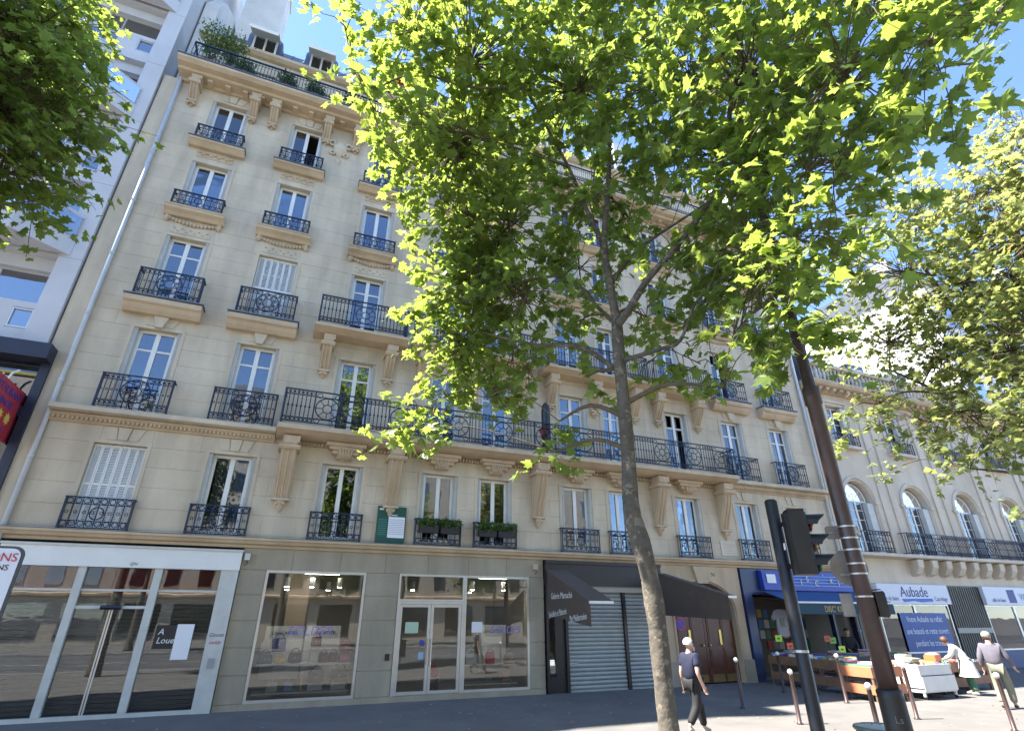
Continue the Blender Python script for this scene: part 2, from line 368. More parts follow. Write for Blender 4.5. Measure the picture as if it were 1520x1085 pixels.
# ---- windows
WM = {}
def win_meshes(hw, h, transom):
    k = (hw, round(h, 2), transom)
    if k in WM: return WM[k]
    g = hw - .13; f = MB()
    f.box(-g, -g + .07, 0, .06, 0, h); f.box(g - .07, g, 0, .06, 0, h); f.box(-g + .07, g - .07, 0, .06, h - .08, h); f.box(-g + .07, g - .07, .002, .058, 0, .1)
    f.box(-.065, .065, -.015, .05, .1, h - .08)
    zt = h * .745
    if transom:
        f.box(-g + .07, -.065, .004, .055, zt, zt + .06); f.box(.065, g - .07, .004, .055, zt, zt + .06)
    f.box(-hw + .002, -g, .015, .1, 0, h); f.box(g, hw - .002, .015, .1, 0, h)
    fr = f.mesh('window', WHITE)
    def pane(a, b, c, d): return MB().box(a, b, .025, .031, c, d).mesh('pane', GLASS)
    ps = []
    for a, b in ((-g + .07, -.065), (.065, g - .07)):
        ps += [pane(a, b, .1, zt), pane(a, b, zt + .06, h - .08)] if transom else [pane(a, b, .1, h - .08)]
    sh = MB()                                     # folded metal shutter leaves standing in the reveal
    for j in range(3): sh.box(j * .034, j * .034 + .022, -.2, .0, .01, h - .015)
    for j in range(int(h / .06)): sh.box(-.006, 0, -.18, -.02, .06 + j * .06, .075 + j * .06)
    shm = sh.mesh('shutter', WHITE_D)
    cu = MB(); n = 22; W2 = g - .1
    for s1 in (-1, 1):
        vs = []
        for i in range(n + 1):
            x = s1 * (W2 - (W2 * .72) * i / n); y = .3 + .03 * math.sin(i * 1.9); vs += [(x, y, .05), (x, y, h - .05)]
        cu.add(vs, [(2 * i, 2 * i + 2, 2 * i + 3, 2 * i + 1) for i in range(n)])
    WM[k] = (fr, ps, shm, cu.mesh('curtain', CURT)); return WM[k]
shl = MB(); hS = 2.28
for j in range(6):
    a = -.63 + j * .21; shl.box(a + .004, a + .035, 0, .03, 0, hS); shl.box(a + .175, a + .206, 0, .03, 0, hS)
    for q in (0, hS / 2, hS - .06): shl.box(a + .036, a + .174, .001, .029, q, q + .06)
    for q in range(int(hS / .045)): shl.add([(a + .036, .004, .05 + q * .045), (a + .174, .004, .05 + q * .045), (a + .174, .024, .085 + q * .045), (a + .036, .024, .085 + q * .045)], [(0, 1, 2, 3)])
SHUT = shl.mesh('closed_shutter', WHITE)
def keystone(c, zt, hw):
    m = MB()
    for a, b, pr in ((-.16, .16, .05), (-.5, -.19, .025), (.19, .5, .025)):
        m.prism([(c + a * .72, zt + .06), (c + b * .72, zt + .06), (c + b, zt + .42), (c + a, zt + .42)], -pr, .02, 'y')
    m.build('keystone', STONE, B)
for ci, c in enumerate(COLS):
    hw = HW[ci]; mid = 2 <= ci <= 7
    for li, (z0, z1) in enumerate(LV):
        h = z1 - z0
        closed = (ci, li) in ((0, 0), (1, 2), (4, 4), (8, 4))
        fr, ps, shm, cum = win_meshes(hw, h, li in (1, 2))
        if closed:
            o = link('closed_shutter', SHUT, B, (c, .1, z0)); o.scale = (hw / .64, 1, (h - .02) / hS)
        w = link('window', fr, B, (c, .2, z0))
        for p in (ps[:1] if (ci, li) in ((1, 4), (7, 1), (8, 2)) else ps): link('pane', p, w, (c, .2, z0), (rng.uniform(-.006, .006), 0, rng.uniform(-.012, .012)))
        if (ci * 7 + li * 3) % 5 in (0, 2) or (li == 1 and ci in (1, 2, 4)) or (ci, li) == (5, 0):
            cc = link('curtain', cum, w, (c, .2, z0))
            if (ci, li) == (5, 0): cc.data = cum.copy(); cc.data.materials[0] = REDC
        if not closed:
            link('shutter', shm, B, (c - hw + .004, .2, z0)); o = link('shutter', shm, B, (c + hw - .004, .2, z0)); o.scale = (-1, 1, 1)
        # surround moulding and head
        sm = MB()
        for s1 in (-1, 1): sm.box(c + s1 * (hw + .055) - .05, c + s1 * (hw + .055) + .05, -.018, .03, z0, z1 + .1)
        sm.box(c - hw - .004, c + hw + .004, -.017, .03, z1 + .004, z1 + .1)
        sm.build('window_surround', STONE, B)
        if not mid and li in (0, 1) or li == 4: keystone(c, z1 + .05, hw)
        # balconies
        if li == 0: link('railing', RM['l1s' if hw < .6 else 'l1'], B, (c, 0, 4.262))
        if li == 1 and not mid: link('railing', RM['l2'], B, (c, 0, 7.57))
        if li == 2 and not mid:
            bl = MB().prism([(.05, 10.72), (-.2, 10.72), (-.3, 10.83), (-.36, 10.95), (-.45, 11.0), (-.45, 11.17), (.05, 11.2)], c - 1.06, c + 1.06, 'x').build('balcony', STONE_O, B)
            MB().box(c - 1.1, c + 1.1, -.49, .0, 11.202, 11.235).build('flashing', LEAD, bl)
            link('railing', RM['l3'], bl, (c, 0, 11.25))
            MB().prism([(c - .1, 10.34), (c + .1, 10.34), (c + .2, 10.715), (c - .2, 10.715)], -.14, .02, 'y').build('bracket', STONE, bl)
        if li == 3:
            bl = MB().prism([(.05, 14.62), (-.12, 14.62), (-.2, 14.72), (-.33, 14.8), (-.33, 14.9), (-.36, 14.91), (-.36, 14.96), (.05, 14.97)], c - .92, c + .92, 'x').build('balcony', STONE_O, B)
            link('railing', RM['l4'], bl, (c, 0, 14.99))
            cv = MB(); nn = 14                     # swag carved below the sill
            for i in range(nn):
                x = c - .72 + 1.44 * i / (nn - 1); zz = 14.5 - .12 * math.cos((i / (nn - 1) - .5) * math.pi)
                cv.lathe([(.0, -.08), (.055, -.05), (.07, 0), (.05, .05), (0, .08)], (x, -.04, zz + .05), 7)
            for s1 in (-1, 1): cv.lathe([(0, -.14), (.06, -.1), (.09, 0), (.06, .1), (0, .12)], (c + s1 * .8, -.06, 14.52), 8)
            cv.build('carved_swag', STONE_O, bl, True)
            pn = MB().box(c - .6, c + .6, -.02, .02, 14.0, 14.28)
            for i in range(9): pn.lathe([(0, -.02), (.05, -.01), (.05, .01), (0, .02)], (c - .5 + i * .125, -.015, 14.14 + .05 * (-1) ** i), 7)
            pn.build('carved_panel', STONE, bl)
        if li == 4:
            bl = MB().prism([(.05, 17.86), (-.15, 17.86), (-.28, 17.98), (-.36, 18.03), (-.36, 18.1), (.05, 18.12)], c - .92, c + .92, 'x').build('balcony', STONE_O, B)
            MB().box(c - .95, c + .95, -.39, 0, 18.122, 18.145).build('flashing', LEAD, bl)
            link('railing', RM['l5'], bl, (c, 0, 18.17))
            pn = MB().box(c - .6, c + .6, -.02, .02, 17.5, 17.8)
            for i in range(9): pn.lathe([(0, -.05), (.06, -.03), (.06, .03), (0, .05)], (c - .52 + i * .13, -.02, 17.66 + .04 * (-1) ** i), 7)
            pn.build('carved_panel', STONE_O, bl)
# long second floor balcony with its consoles
def console(x, z0, z1, dep, w, parent, m=STONE_O, drop=.35):
    c = MB(); n = 10; pts = [(.05, z1), (-dep, z1), (-dep, z1 - .22)]
    for i in range(n + 1):
        t = i / n; pts.append((-(dep * .8) * (1 - t) ** 1.5 - .1 - .07 * math.sin(t * math.pi * 1.4), z1 - .26 - (z1 - .26 - z0) * t))
    pts.append((.05, z0))
    c.prism(pts, x - w * .36, x + w * .36, 'x')
    for s1 in (-1, 1): c.prism([(.05, z1 - .001), (-dep - .012, z1 - .001), (-dep - .012, z1 - .2), (.05, z1 - .2)], x + s1 * w * .28 - .05 * w, x + s1 * w * .28 + .05 * w + .06 * s1, 'x')
    for q in (-.25, 0, .25): c.tube([(x + q * w, p[0] - .012, p[1]) for p in pts[3:-1]], .028, 5)
    o = c.build('console', m, parent)
    e = MB().prism([(.04, z1 - .42), (-dep * .9 - .06, z1 - .42), (-dep - .05, z1 - .36), (-dep - .05, z1 - .3), (.04, z1 - .3)], x - w * .5, x + w * .5, 'x')
    e.build('moulding', m, o)
    t = MB().box(x - w * .4, x + w * .4, -.2, .03, z0 - .02, z0 + .05)
    t.lathe([(.01, -drop), (.05, -drop + .05), (.09, -drop + .14), (.13, -.1), (.15, -.021)], (x, -.04, z0), 9)
    for s1 in (-1, 1): t.lathe([(0, -.06), (.05, -.03), (.05, .03), (0, .06)], (x + s1 * .09, -.14, z0 - .1), 7)
    t.build('carved_drop', m, o)
LBX0, LBX1 = -.8, 17.2
bl = MB().prism([(.05, 7.24), (-.45, 7.26), (-.62, 7.3), (-.76, 7.36), (-.85, 7.39), (-.85, 7.52), (-.8, 7.56), (.05, 7.58)], LBX0, LBX1, 'x').build('long_balcony', STONE_O, B)
RAILP = [.55, 1.33, 2.9, 4.0, 4.9, 6.55, 8.2, 9.84, 11.5, 13.4, 14.98, 16.4]
MB_ = long_railing(LBX0 + .06, LBX1 - .06, 1.08, .8, RAILP); MB_.v = [(a, b, c + 7.6) for a, b, c in MB_.v]; MB_.build('railing', IRON, bl)
for x in (-.35, 2.95, 8.2, 13.45, 16.7): console(x, 5.36, 7.23, .62, .62, bl)
for x in (1.33, 4.55, 6.55, 9.84, 11.72, 14.98):
    c = MB()
    for (w, dp, za, zb) in ((.62, .4, 7.12, 7.235), (.52, .34, 7.02, 7.119), (.4, .26, 6.9, 7.019), (.25, .2, 6.75, 6.899)): c.box(x - w, x + w, -dp, .02, za, zb)
    c.build('capital', STONE_O, bl)
    c = MB()
    for q in range(-2, 3): c.tube([(x + q * .1, -.3, 7.04), (x + q * .08, -.27, 6.9), (x + q * .05, -.2, 6.72)], [.05, .055, .03], 6)
    c.build('carving', STONE_O, bl, True)
# third floor balconies in the centre bay
for a, b, pnl in ((-.17, 2.83, [1.33]), (3.2, 7.95, [4.55, 6.55]), (8.45, 13.2, [9.84, 11.72]), (13.55, 16.5, [14.98])):
    bl = MB().prism([(.05, 10.95), (-.5, 10.98), (-.62, 11.03), (-.76, 11.09), (-.8, 11.1), (-.8, 11.2), (.05, 11.24)], a - .1, b + .1, 'x').build('balcony', STONE_O, B)
    m_ = long_railing(a, b, 1.02, .74, pnl); m_.v = [(p, q, c + 11.28) for p, q, c in m_.v]; m_.build('railing', IRON, bl)
    for x in ((a + .42, b - .42) if b - a < 4 else (a + .4, (a + b) / 2, b - .4)): console(x, 9.72, 10.945, .55, .46, bl, drop=.25)
# ---- top cornice, corbels, terrace
CO = MB().prism([(.42, 20.9), (-.12, 20.9), (-.16, 21.0), (-.55, 21.02), (-.6, 21.1), (-.82, 21.12), (-.95, 21.22), (-.95, 21.33), (.42, 21.36)], BX0 + .5, BX1, 'x').build('top_cornice', STONE_O, B)
MB().box(BX0 + .46, BX1 + .02, -.98, .4, 21.362, 21.39).build('flashing', LEAD, CO)
for x in (-6.05, -3.95, -3.2, -1.15, .05, 2.55, 3.1, 5.55, 8.0, 8.5, 10.8, 12.9, 13.4, 16.3, 16.9, 19.1, 19.9, 22.5):
    console(x, 19.95, 20.99, .5, .4, CO, drop=.2)
x = -5.6
md = MB()
while x < 22.8: md.box(x - .09, x + .09, -.42, -.13, 20.903, 20.998); x += .62
md.build('modillion_row', STONE_O, CO, kind='stuff')
for cx in (-.55, 16.9):                       # carved cartouche between corbels
    c = MB().lathe([(0, -.45), (.12, -.38), (.26, -.15), (.3, .1), (.2, .33), (0, .4)], (cx, .06, 19.75), 12)
    for s1 in (-1, 1): c.ring((cx + s1 * .33, -.06, 20.0), .13, .05, n=9, k=6); c.ring((cx + s1 * .26, -.06, 19.5), .09, .04, n=9, k=6)
    c.lathe([(0, -.2), (.1, -.1), (.12, .08), (0, .2)], (cx, .02, 19.12), 8)
    c.build('carved_cartouche', STONE, B, True)
tr = MB(); TX0, TX1 = BX0 + .85, BX1 - .2
tr.box(TX0, TX1, -.89, -.83, 22.22, 22.27)
for zz in (21.46, 21.62, 22.1): tr.bar((TX0, -.86, zz), (TX1, -.86, zz), .013)
x = TX0
while x < TX1: tr.bar((x, -.86, 21.39), (x, -.86, 22.22), .0125); tr.ring((x + .06, -.86, 21.54), .045, .009, n=6); x += .12
for yy in (-.6, -.35, -.1, .15, .4): tr.bar((TX0, yy, 21.39), (TX0, yy, 22.22), .0125)
tr.box(TX0 - .03, TX0 + .03, -.829, .5, 22.22, 22.265)
tr.build('terrace_railing', IRON, B)
# set back attic storey
AT = MB(); ats = [(BX0 + .4, BX1)]
AW = [-4.3, -1.6, 1.0, 3.7, 6.4, 9.1, 11.8, 14.5, 17.2, 19.9]
for c in AW: ats = [t for p, q in ats for t in ((p, min(q, c - .55)), (max(p, c + .55), q)) if t[1] - t[0] > .01]
for p, q in ats: AT.box(p, q, 1.0, 1.3, 21.2, 23.9)
AT.box(BX0 + .4, BX1, 1.001, 1.299, 23.9, 24.75); AT = AT.build('attic_wall', STONE, B)
prof('eaves', STONE_O, [(1.3, 24.6), (.86, 24.72), (.72, 24.82), (.72, 24.98), (1.3, 25.05)], BX0 + .3, BX1)
fr, ps, shm, cum = win_meshes(.55, 2.45, True)
for c in AW:
    w = link('window', fr, B, (c, 1.12, 21.42))
    for p in ps: link('pane', p, w, (c, 1.12, 21.42))
    link('curtain', cum, w, (c, 1.12, 21.42))
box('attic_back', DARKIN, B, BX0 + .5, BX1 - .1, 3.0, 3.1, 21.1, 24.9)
# mansard with zinc dormers
rf = MB().prism([(1.0, 25.0), (2.6, 27.6), (6.5, 28.6), (12.9, 27), (12.9, 24.9), (1.0, 24.9)], BX0 + .35, BX1 - .3, 'x').build('roof', SLATE, B)
sm = MB(); x = BX0 + .9
while x < BX1 - .5: sm.bar((x, 1.0, 25.04), (x, 2.59, 27.63), .02); x += .55
sm.build('roof_seams', ZINC, rf)
for i, x in enumerate((-4.55, -2.1, 1.25, 4.0, 7.0, 10.2, 13.3, 16.4, 19.2)):
    hw = .72
    arc = [(x + hw * math.cos(R(a)), 26.2 + .38 * math.sin(R(a))) for a in range(0, 181, 18)]
    dm = MB().prism(arc + [(x - hw, 25.02), (x + hw, 25.02)], 1.1, 2.7, 'y').build('dormer', ZINC, rf)
    f = MB().box(x - .5, x - .42, 1.04, 1.099, 25.1, 26.3); f.box(x + .42, x + .5, 1.04, 1.099, 25.1, 26.3); f.box(x - .419, x + .419, 1.04, 1.099, 26.2, 26.3); f.box(x - .419, x + .419, 1.04, 1.099, 25.1, 25.2); f.box(x - .04, x + .04, 1.042, 1.098, 25.2, 26.2)
    f.build('dormer_window', WHITE, dm); MB().box(x - .419, x + .419, 1.075, 1.08, 25.2, 26.2).build('dormer_pane', GLASS, dm)
    if i in (0, 1, 2):
        am = mat('awning_red', (.45, .04, .04), .8) if i == 2 else mat('awning_white', (.7, .68, .6), .8)
        MB().prism([(1.02, 26.2), (.2, 25.75), (.2, 25.55), (.22, 25.55), (.23, 25.74), (1.02, 26.17)], x - .6, x + .6, 'x').build('dormer_awning', am, dm)
# chimney walls at both ends
ch = MB().prism([(.9, 21.4), (.9, 27.0), (1.6, 28.3), (3.0, 29.4), (8.5, 29.4), (8.5, 21.4)], BX0 + .02, BX0 + .55, 'x'); ch = ch.build('chimney_wall', PLASTER, B)
c2 = MB().box(-6.5, -4.7, 3.2, 4.6, 25, 33.5); c2.box(-6.56, -4.64, 3.14, 4.66, 33.5, 33.7); c2 = c2.build('chimney_stack', PLASTER, B)
for k in range(5): MB().lathe([(.12, 0), (.1, .5), (.13, .52), (.11, .6)], (-6.2 + k * .32, 3.9, 33.7), 10).build('chimney_pot', mat('terracotta', (.35, .13, .07), .8), c2)
c3 = MB().prism([(1.1, 21.4), (1.1, 26.9), (2.4, 28.2), (7.5, 29.0), (7.5, 21.4)], BX1 - .55, BX1 - .02, 'x'); c3 = c3.build('chimney_wall', PLASTER, B)
for k in range(6): MB().lathe([(.12, 0), (.1, .5), (.13, .52), (.11, .6)], (BX1 - .3, 3 + k * .6, 28.2 + k * .1), 10).build('chimney_pot', MATS['terracotta'], c3)
MB().box(8.0, 8.6, 2.2, 6.5, 26.5, 29.2).build('chimney_wall', PLASTER, B)
MB().box(15.0, 15.6, 2.2, 6.5, 26.5, 29.2).build('chimney_wall', PLASTER, B)
# rainwater pipes
for x, zt in ((-6.62, 21.1), (23.02, 20.9)):
    dp = MB().tube([(x, -.1, 0.1), (x, -.1, zt)], .062, 10).build('drainpipe', mat('pipe_grey_paint', (.5, .52, .53), .5, var=.08), B, True)
    zz = 1.6
    while zz < zt: MB().lathe([(.075, 0), (.075, .1)], (x, -.1, zz), 10).build('pipe_collar', MATS['pipe_grey_paint'], dp, True); zz += 2.2
# plain quoin strip by the left neighbour
MB().box(BX0, BX0 + .5, -.012, .021, 4.3, 21.0).build('quoin_strip', STONE, B)
# ------------------------------------------------------------------ ground floor of the building
ALU = mat('aluminium_frame', (.6, .59, .56), .35, .6, var=.05)
SHADEI = mat('shop_wall_paint', (.34, .32, .29), .9)
FLOORI = mat('shop_floor_tile', (.3, .27, .23), .4)
STEEL = mat('galvanised_shutter', (.36, .38, .36), .5, .25, var=.12, vscale=2)
BLKM = mat('black_lacquer', (.018, .016, .017), .35)
box('shop_floor', FLOORI, B, BX0 + .3, BX1 - .3, .601, 7, -.2, .012)
box('shop_back_wall', SHADEI, B, BX0 + .31, 8.3, 4.6, 4.7, .013, 3.65)
for x in (-1.0, 2.9, 8.3, 13.4, 17.1): box('shop_side_wall', SHADEI, B, x - .06, x + .06, .46, 6.9, .013, 3.66)
# stone piers in large rusticated blocks with recessed joints, and the lintel band
def pier(x0, x1, z0, z1, n):
    box('pier_core', MORTAR, B, x0 + .012, x1 - .012, .02, .45, z0, z1)
    hh = (z1 - z0) / n
    for i in range(n): MB().box(x0, x1, -.012, .1, z0 + i * hh + .011, z0 + (i + 1) * hh - .011).build('pier_block', STONE_G, B)
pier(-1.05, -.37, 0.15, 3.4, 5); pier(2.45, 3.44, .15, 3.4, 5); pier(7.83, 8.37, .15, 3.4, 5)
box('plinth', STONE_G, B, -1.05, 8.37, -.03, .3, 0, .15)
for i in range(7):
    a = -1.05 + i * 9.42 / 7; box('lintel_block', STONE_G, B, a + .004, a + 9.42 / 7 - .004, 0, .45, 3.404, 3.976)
def framed(parent, x0, x1, z0, z1, m, t=.07, y0=-.03, y1=.05, g=SHOPG, name='frame'):
    f = MB().box(x0, x0 + t, y0, y1, z0, z1); f.box(x1 - t, x1, y0, y1, z0, z1); f.box(x0 + t, x1 - t, y0 + .001, y1 - .001, z0, z0 + t); f.box(x0 + t, x1 - t, y0 + .001, y1 - .001, z1 - t, z1)
    fo = f.build(name, m, parent); MB().box(x0 + t, x1 - t, .01, .018, z0 + t, z1 - t).build('pane', g, fo); return fo
# -- vacant shop with white frame
WS = MB().box(-6.5, -1.06, -.14, .1, 3.36, 3.84).build('white_shopfront', WHITE, B)
MB().box(-6.52, -1.04, -.17, .1, 3.842, 3.9).build('fascia_cap', WHITE_D, WS)
for a, b in ((-1.5, -1.07), (-6.48, -6.35)): box('pillar', WHITE_D, WS, a, b, -.12, .1, 0, 3.358)
for a, b in ((-4.77, -4.6), (-3.08, -2.9)): box('mullion', WHITE_D, WS, a, b, -.1, .06, .09, 3.357)
for a, b in ((-6.35, -1.5),):
    box('sill', WHITE_D, WS, a, b, -.08, .06, 0.0, .088)
for a, b in ((-6.348, -4.772), (-4.598, -3.082), (-2.898, -1.502)): box('transom', WHITE_D, WS, a, b, -.02, .03, 2.79, 2.84)
box('door_header', WHITE_D, WS, -4.597, -3.083, -.07, .05, 2.38, 2.45)
MB().prism([(-.16, 2.4), (-.1, 2.36), (-.071, 2.36), (-.071, 2.46), (-.13, 2.46)], -4.05, -3.6, 'x').build('door_sensor', BLKM, WS)
for a, b, zt in ((-6.35, -4.77, 3.355), (-4.6, -3.08, 3.355), (-2.9, -1.5, 3.355)):
    if a == -4.6:
        MB().box(a, b, .01, .018, 2.452, 2.789).build('pane', SHOPG, WS); MB().box(a, b, .01, .018, 2.841, zt).build('pane', SHOPG, WS)
        for p, q in ((a, -3.85), (-3.83, b)): MB().box(p, q, .01, .018, .09, 2.378).build('sliding_door_leaf', SHOPG, WS)
        for p in (-3.87, -3.815): box('door_stile', ALU, WS, p, p + .035, .0, .03, .09, 2.377)
    else:
        MB().box(a, b, .01, .018, .09, 2.789).build('pane', SHOPG, WS); MB().box(a, b, .01, .018, 2.841, zt).build('pane', SHOPG, WS)
gr = MB(); zz = .1
while zz < 2.75: gr.box(-6.3, -1.55, .34, .36, zz, zz + .084); zz += .095
gr.build('inner_security_grille', mat('grille_bronze', (.13, .12, .11), .45, .5), WS)
box('inner_beam', mat('beige_trim', (.45, .42, .34), .7), WS, -6.2, -2.2, .5, .6, 2.5, 2.62)
box('red_reflection', mat('red_reflection_tint', (.3, .05, .05), .8), WS, -6.3, -1.6, .9, .95, 2.7, 3.6)  # red sheet behind the upper panes in place of a red awning's reflection
pp = box('letting_notice', mat('black_card', (.02, .02, .022), .5), WS, -2.72, -1.85, -.004, .006, 1.45, 2.0)
text('notice_lettering', 'A\nLouer', .2, mat('white_ink', (.75, .75, .72), .7), pp, (-2.66, -.006, 1.78), align='LEFT', ext=.001, shear=.2)
box('paper_sheet', mat('paper', (.75, .76, .78), .8), WS, -2.25, -1.86, -.012, -.006, 1.2, 2.02)
text('graffiti', 'Goose', .13, mat('graffiti_ink', (.03, .03, .035), .6), WS, (-1.29, -.123, 1.72), ext=.001, shear=.3)
text('graffiti', 'caddy', .12, mat('graffiti_red', (.35, .03, .1), .6), WS, (-1.29, -.123, 1.55), ext=.001, shear=.3)
box('intercom_plate', mat('grey_plastic', (.3, .31, .32), .5), WS, -1.36, -1.2, -.14, -.12, 1.0, 1.22)
text('graffiti', 'QN', .1, MATS['graffiti_ink'], WS, (-3.6, -.145, 3.42), ext=.001, shear=.2)
# -- bag shop
BS = MB().box(-.3, 2.4, .6, 1.7, .02, .16).build('bag_shopfront', mat('display_floor', (.5, .48, .44), .5), B)
framed(BS, -.36, 2.44, .152, 3.4, ALU); framed(BS, 5.575, 7.82, .152, 3.4, ALU)
framed(BS, 3.45, 5.57, 2.625, 3.4, ALU, .06)
dr = MB().box(3.45, 3.53, -.05, .06, .152, 2.62); dr.box(5.49, 5.57, -.05, .06, .152, 2.62); dr.box(3.53, 5.49, -.049, .059, 2.55, 2.62); dr = dr.build('door_frame', ALU, BS)
for a, b in ((3.535, 4.505), (4.515, 5.485)):
    d = framed(BS, a, b, .16, 2.545, ALU, .085, -.025, .045, name='door_leaf')
    box('pull_handle', mat('polished_steel', (.6, .6, .6), .2, .9), d, (b - .06 if a < 4 else a + .03), (b - .03 if a < 4 else a + .06), -.09, -.06, .9, 1.6)
box('open_notice', mat('green_paper', (.42, .55, .4), .8), BS, 3.75, 4.15, .0, .005, 1.75, 2.05)
box('card_sticker', mat('blue_sticker', (.03, .07, .3), .5), BS, 4.22, 4.36, .0, .005, 1.4, 1.56); box('card_sticker', mat('pale_sticker', (.3, .45, .6), .5), BS, 4.2, 4.36, 0, .005, 1.05, 1.24)
box('white_notice', MATS['paper'], BS, 5.85, 6.2, .0, .005, 1.75, 2.05)
PUR = mat('purple_vinyl', (.26, .21, .47), .5)
text('sale_lettering', 'SOLDES', .34, PUR, BS, (1.05, .0, 1.72), ext=.001, shear=.12); text('sale_lettering', 'SOLDES', .3, PUR, BS, (7.0, 0, 1.72), ext=.001, shear=.12)
DPAN = mat('display_panel', (.62, .62, .63), .7)
for a, b in ((-.1, .95), (1.0, 2.0), (6.45, 7.4)):
    p = box('display_panel', DPAN, BS, a, b, 1.0, 1.03, .6, 1.95)
    text('brand_lettering', 'LANCASTER', .13, BLKM, p, ((a + b) / 2, .995, 1.72), ext=.001)
box('beige_column', mat('column_paint', (.36, .28, .21), .8), BS, .35, .95, 1.4, 1.9, .161, 3.5)
SHELF = mat('shelf_laminate', (.55, .53, .5), .4)
for a, b, zz in ((-.2, 2.3, .98), (-.2, 2.3, .3), (5.75, 7.5, .8), (5.75, 7.5, .3)): box('display_shelf', SHELF, BS, a, b, .25, .95, zz, zz + .035)
for x in (.3, 1.9, 1.05): box('shelf_post', ALU, BS, x - .012, x + .012, .5, .53, .336, .979)
LAMP = mat('lit_spot', (1, .9, .72), .5, emit=16.0)
for x, yy in ((.25, .5), (.95, .55), (1.75, .5), (6.0, .5), (7.1, .5), (4.2, 1.4), (.3, 2.6), (1.6, 2.6), (6.6, 2.6)):
    sp = MB().lathe([(.075, 0), (.075, .26)], (x, yy, 3.0), 12).build('spot_lamp', WHITE, BS, True)
    MB().lathe([(.06, -.012), (.06, -.002)], (x, yy, 3.0), 12).build('bulb', LAMP, sp)
for x0_, x1_ in ((.7, 1.7), (6.2, 7.2)): box('fill_strip', mat('fill_strip_glow', (1, .93, .8), .5, emit=5.0), BS, x0_, x1_, .4, .45, 3.35, 3.39)  # glowing strips added to brighten the window display, not fittings of the shop
box('counter', SHELF, BS, 3.3, 4.2, 3.0, 3.5, .013, 1.05)
BAGN = 0
def handbag(x, y, z, w, h, d, col, what, handle='arch', rz=0.):
    mname = 'bag_leather_%s' % what.split()[0]
    m = mat(mname, col, .4, var=.12, vscale=8)
    t = thing('handbag', what, 'handbag', (x, y, z), rz, 'bags in the shop window', local=True)
    b = MB(); e = .18
    b.prism([(-w / 2, 0), (w / 2, 0), (w / 2 * (1 - .1), h), (-w / 2 * (1 - .1), h)], -d / 2, d / 2, 'y')
    bo = b.build('body', m, t)
    bv = bo.modifiers.new('b', 'BEVEL'); bv.width = min(d, h) * .22; bv.segments = 3
    MB().prism([(-w / 2 * .93, h * .5), (w / 2 * .93, h * .5), (w / 2 * .88, h * 1.005), (-w / 2 * .88, h * 1.005)], -d / 2 - .008, -d / 2 + .005, 'y').build('flap', m, t)
    MB().box(-.015, .015, -d / 2 - .016, -d / 2 - .009, h * .46, h * .56).build('clasp', mat('brass', (.5, .36, .12), .3, .9), t)
    hm = MB()
    for yy in (-d * .3, d * .3):
        k = 1.0 if handle == 'arch' else 1.8
        hm.tube([(w * .3 * math.cos(R(a)), yy, h * .97 + w * .32 * k * math.sin(R(a))) for a in range(0, 181, 20)], .009, 6)
    hm.build('handle', m, t, True)
for a in ((.0, .6, 1.016, .4, .22, .16, (.05, .06, .09), 'slate leather handbag on the window shelf beside the yellow one'), (.38, .55, 1.016, .27, .2, .13, (.55, .38, .06), 'yellow small handbag on the window shelf'),
          (.78, .6, 1.016, .36, .26, .15, (.05, .018, .012), 'espresso brown handbag on the window shelf'), (.3, .8, 1.3, .42, .34, .16, (.03, .05, .28), 'cobalt blue handbag raised on a stand behind the yellow one'),
          (-.02, .75, 1.28, .32, .26, .14, (.55, .55, .53), 'white handbag with thin handle beside the cobalt blue one'), (1.32, .8, 1.42, .3, .24, .12, (.16, .015, .02), 'burgundy box handbag raised before the display panel'),
          (1.55, .5, 1.016, .26, .26, .12, (.1, .02, .018), 'oxblood round handbag standing on the shelf'), (1.82, .55, 1.016, .27, .25, .12, (.17, .05, .03), 'chestnut round handbag next to the oxblood one'),
          (2.15, .6, 1.28, .34, .26, .15, (.33, .06, .09), 'raspberry red handbag on the raised stand at the shelf end'), (2.15, .55, 1.016, .34, .2, .15, (.42, .1, .14), 'coral pink handbag under the raspberry red one'),
          (.3, .5, .336, .3, .24, .12, (.45, .43, .4), 'striped pale handbag with tall handle on the low shelf'), (.72, .5, .336, .24, .22, .12, (.25, .33, .5), 'sky blue small handbag with tall handle on the low shelf'),
          (1.42, .55, .5, .46, .3, .18, (.012, .012, .014), 'black large handbag on the low shelf'), (2.05, .6, .5, .5, .34, .2, (.02, .018, .016), 'ebony tote bag at the end of the low shelf'),
          (6.7, .6, .836, .3, .34, .16, (.5, .02, .02), 'scarlet handbag on the shelf by the glass door'), (7.35, .6, .836, .34, .3, .16, (.36, .24, .14), 'tan handbag on the shelf beside the scarlet one'),
          (7.2, .5, .336, .3, .3, .14, (.4, .2, .15), 'terracotta handbag on the low shelf under the tan one'), (6.05, .6, .836, .42, .3, .2, (.6, .6, .6), 'ivory handbag on the shelf nearest the glass door'),
          (4.85, .9, .5, .4, .3, .18, (.45, .03, .03), 'crimson handbag displayed behind the glass door'), (4.9, .85, .013, .4, .36, .2, (.2, .13, .08), 'walnut brown bag on the floor behind the glass door')):
    handbag(*a[:3], *a[3:6], a[6], a[7], 'tall' if 'tall' in a[7] else 'arch')
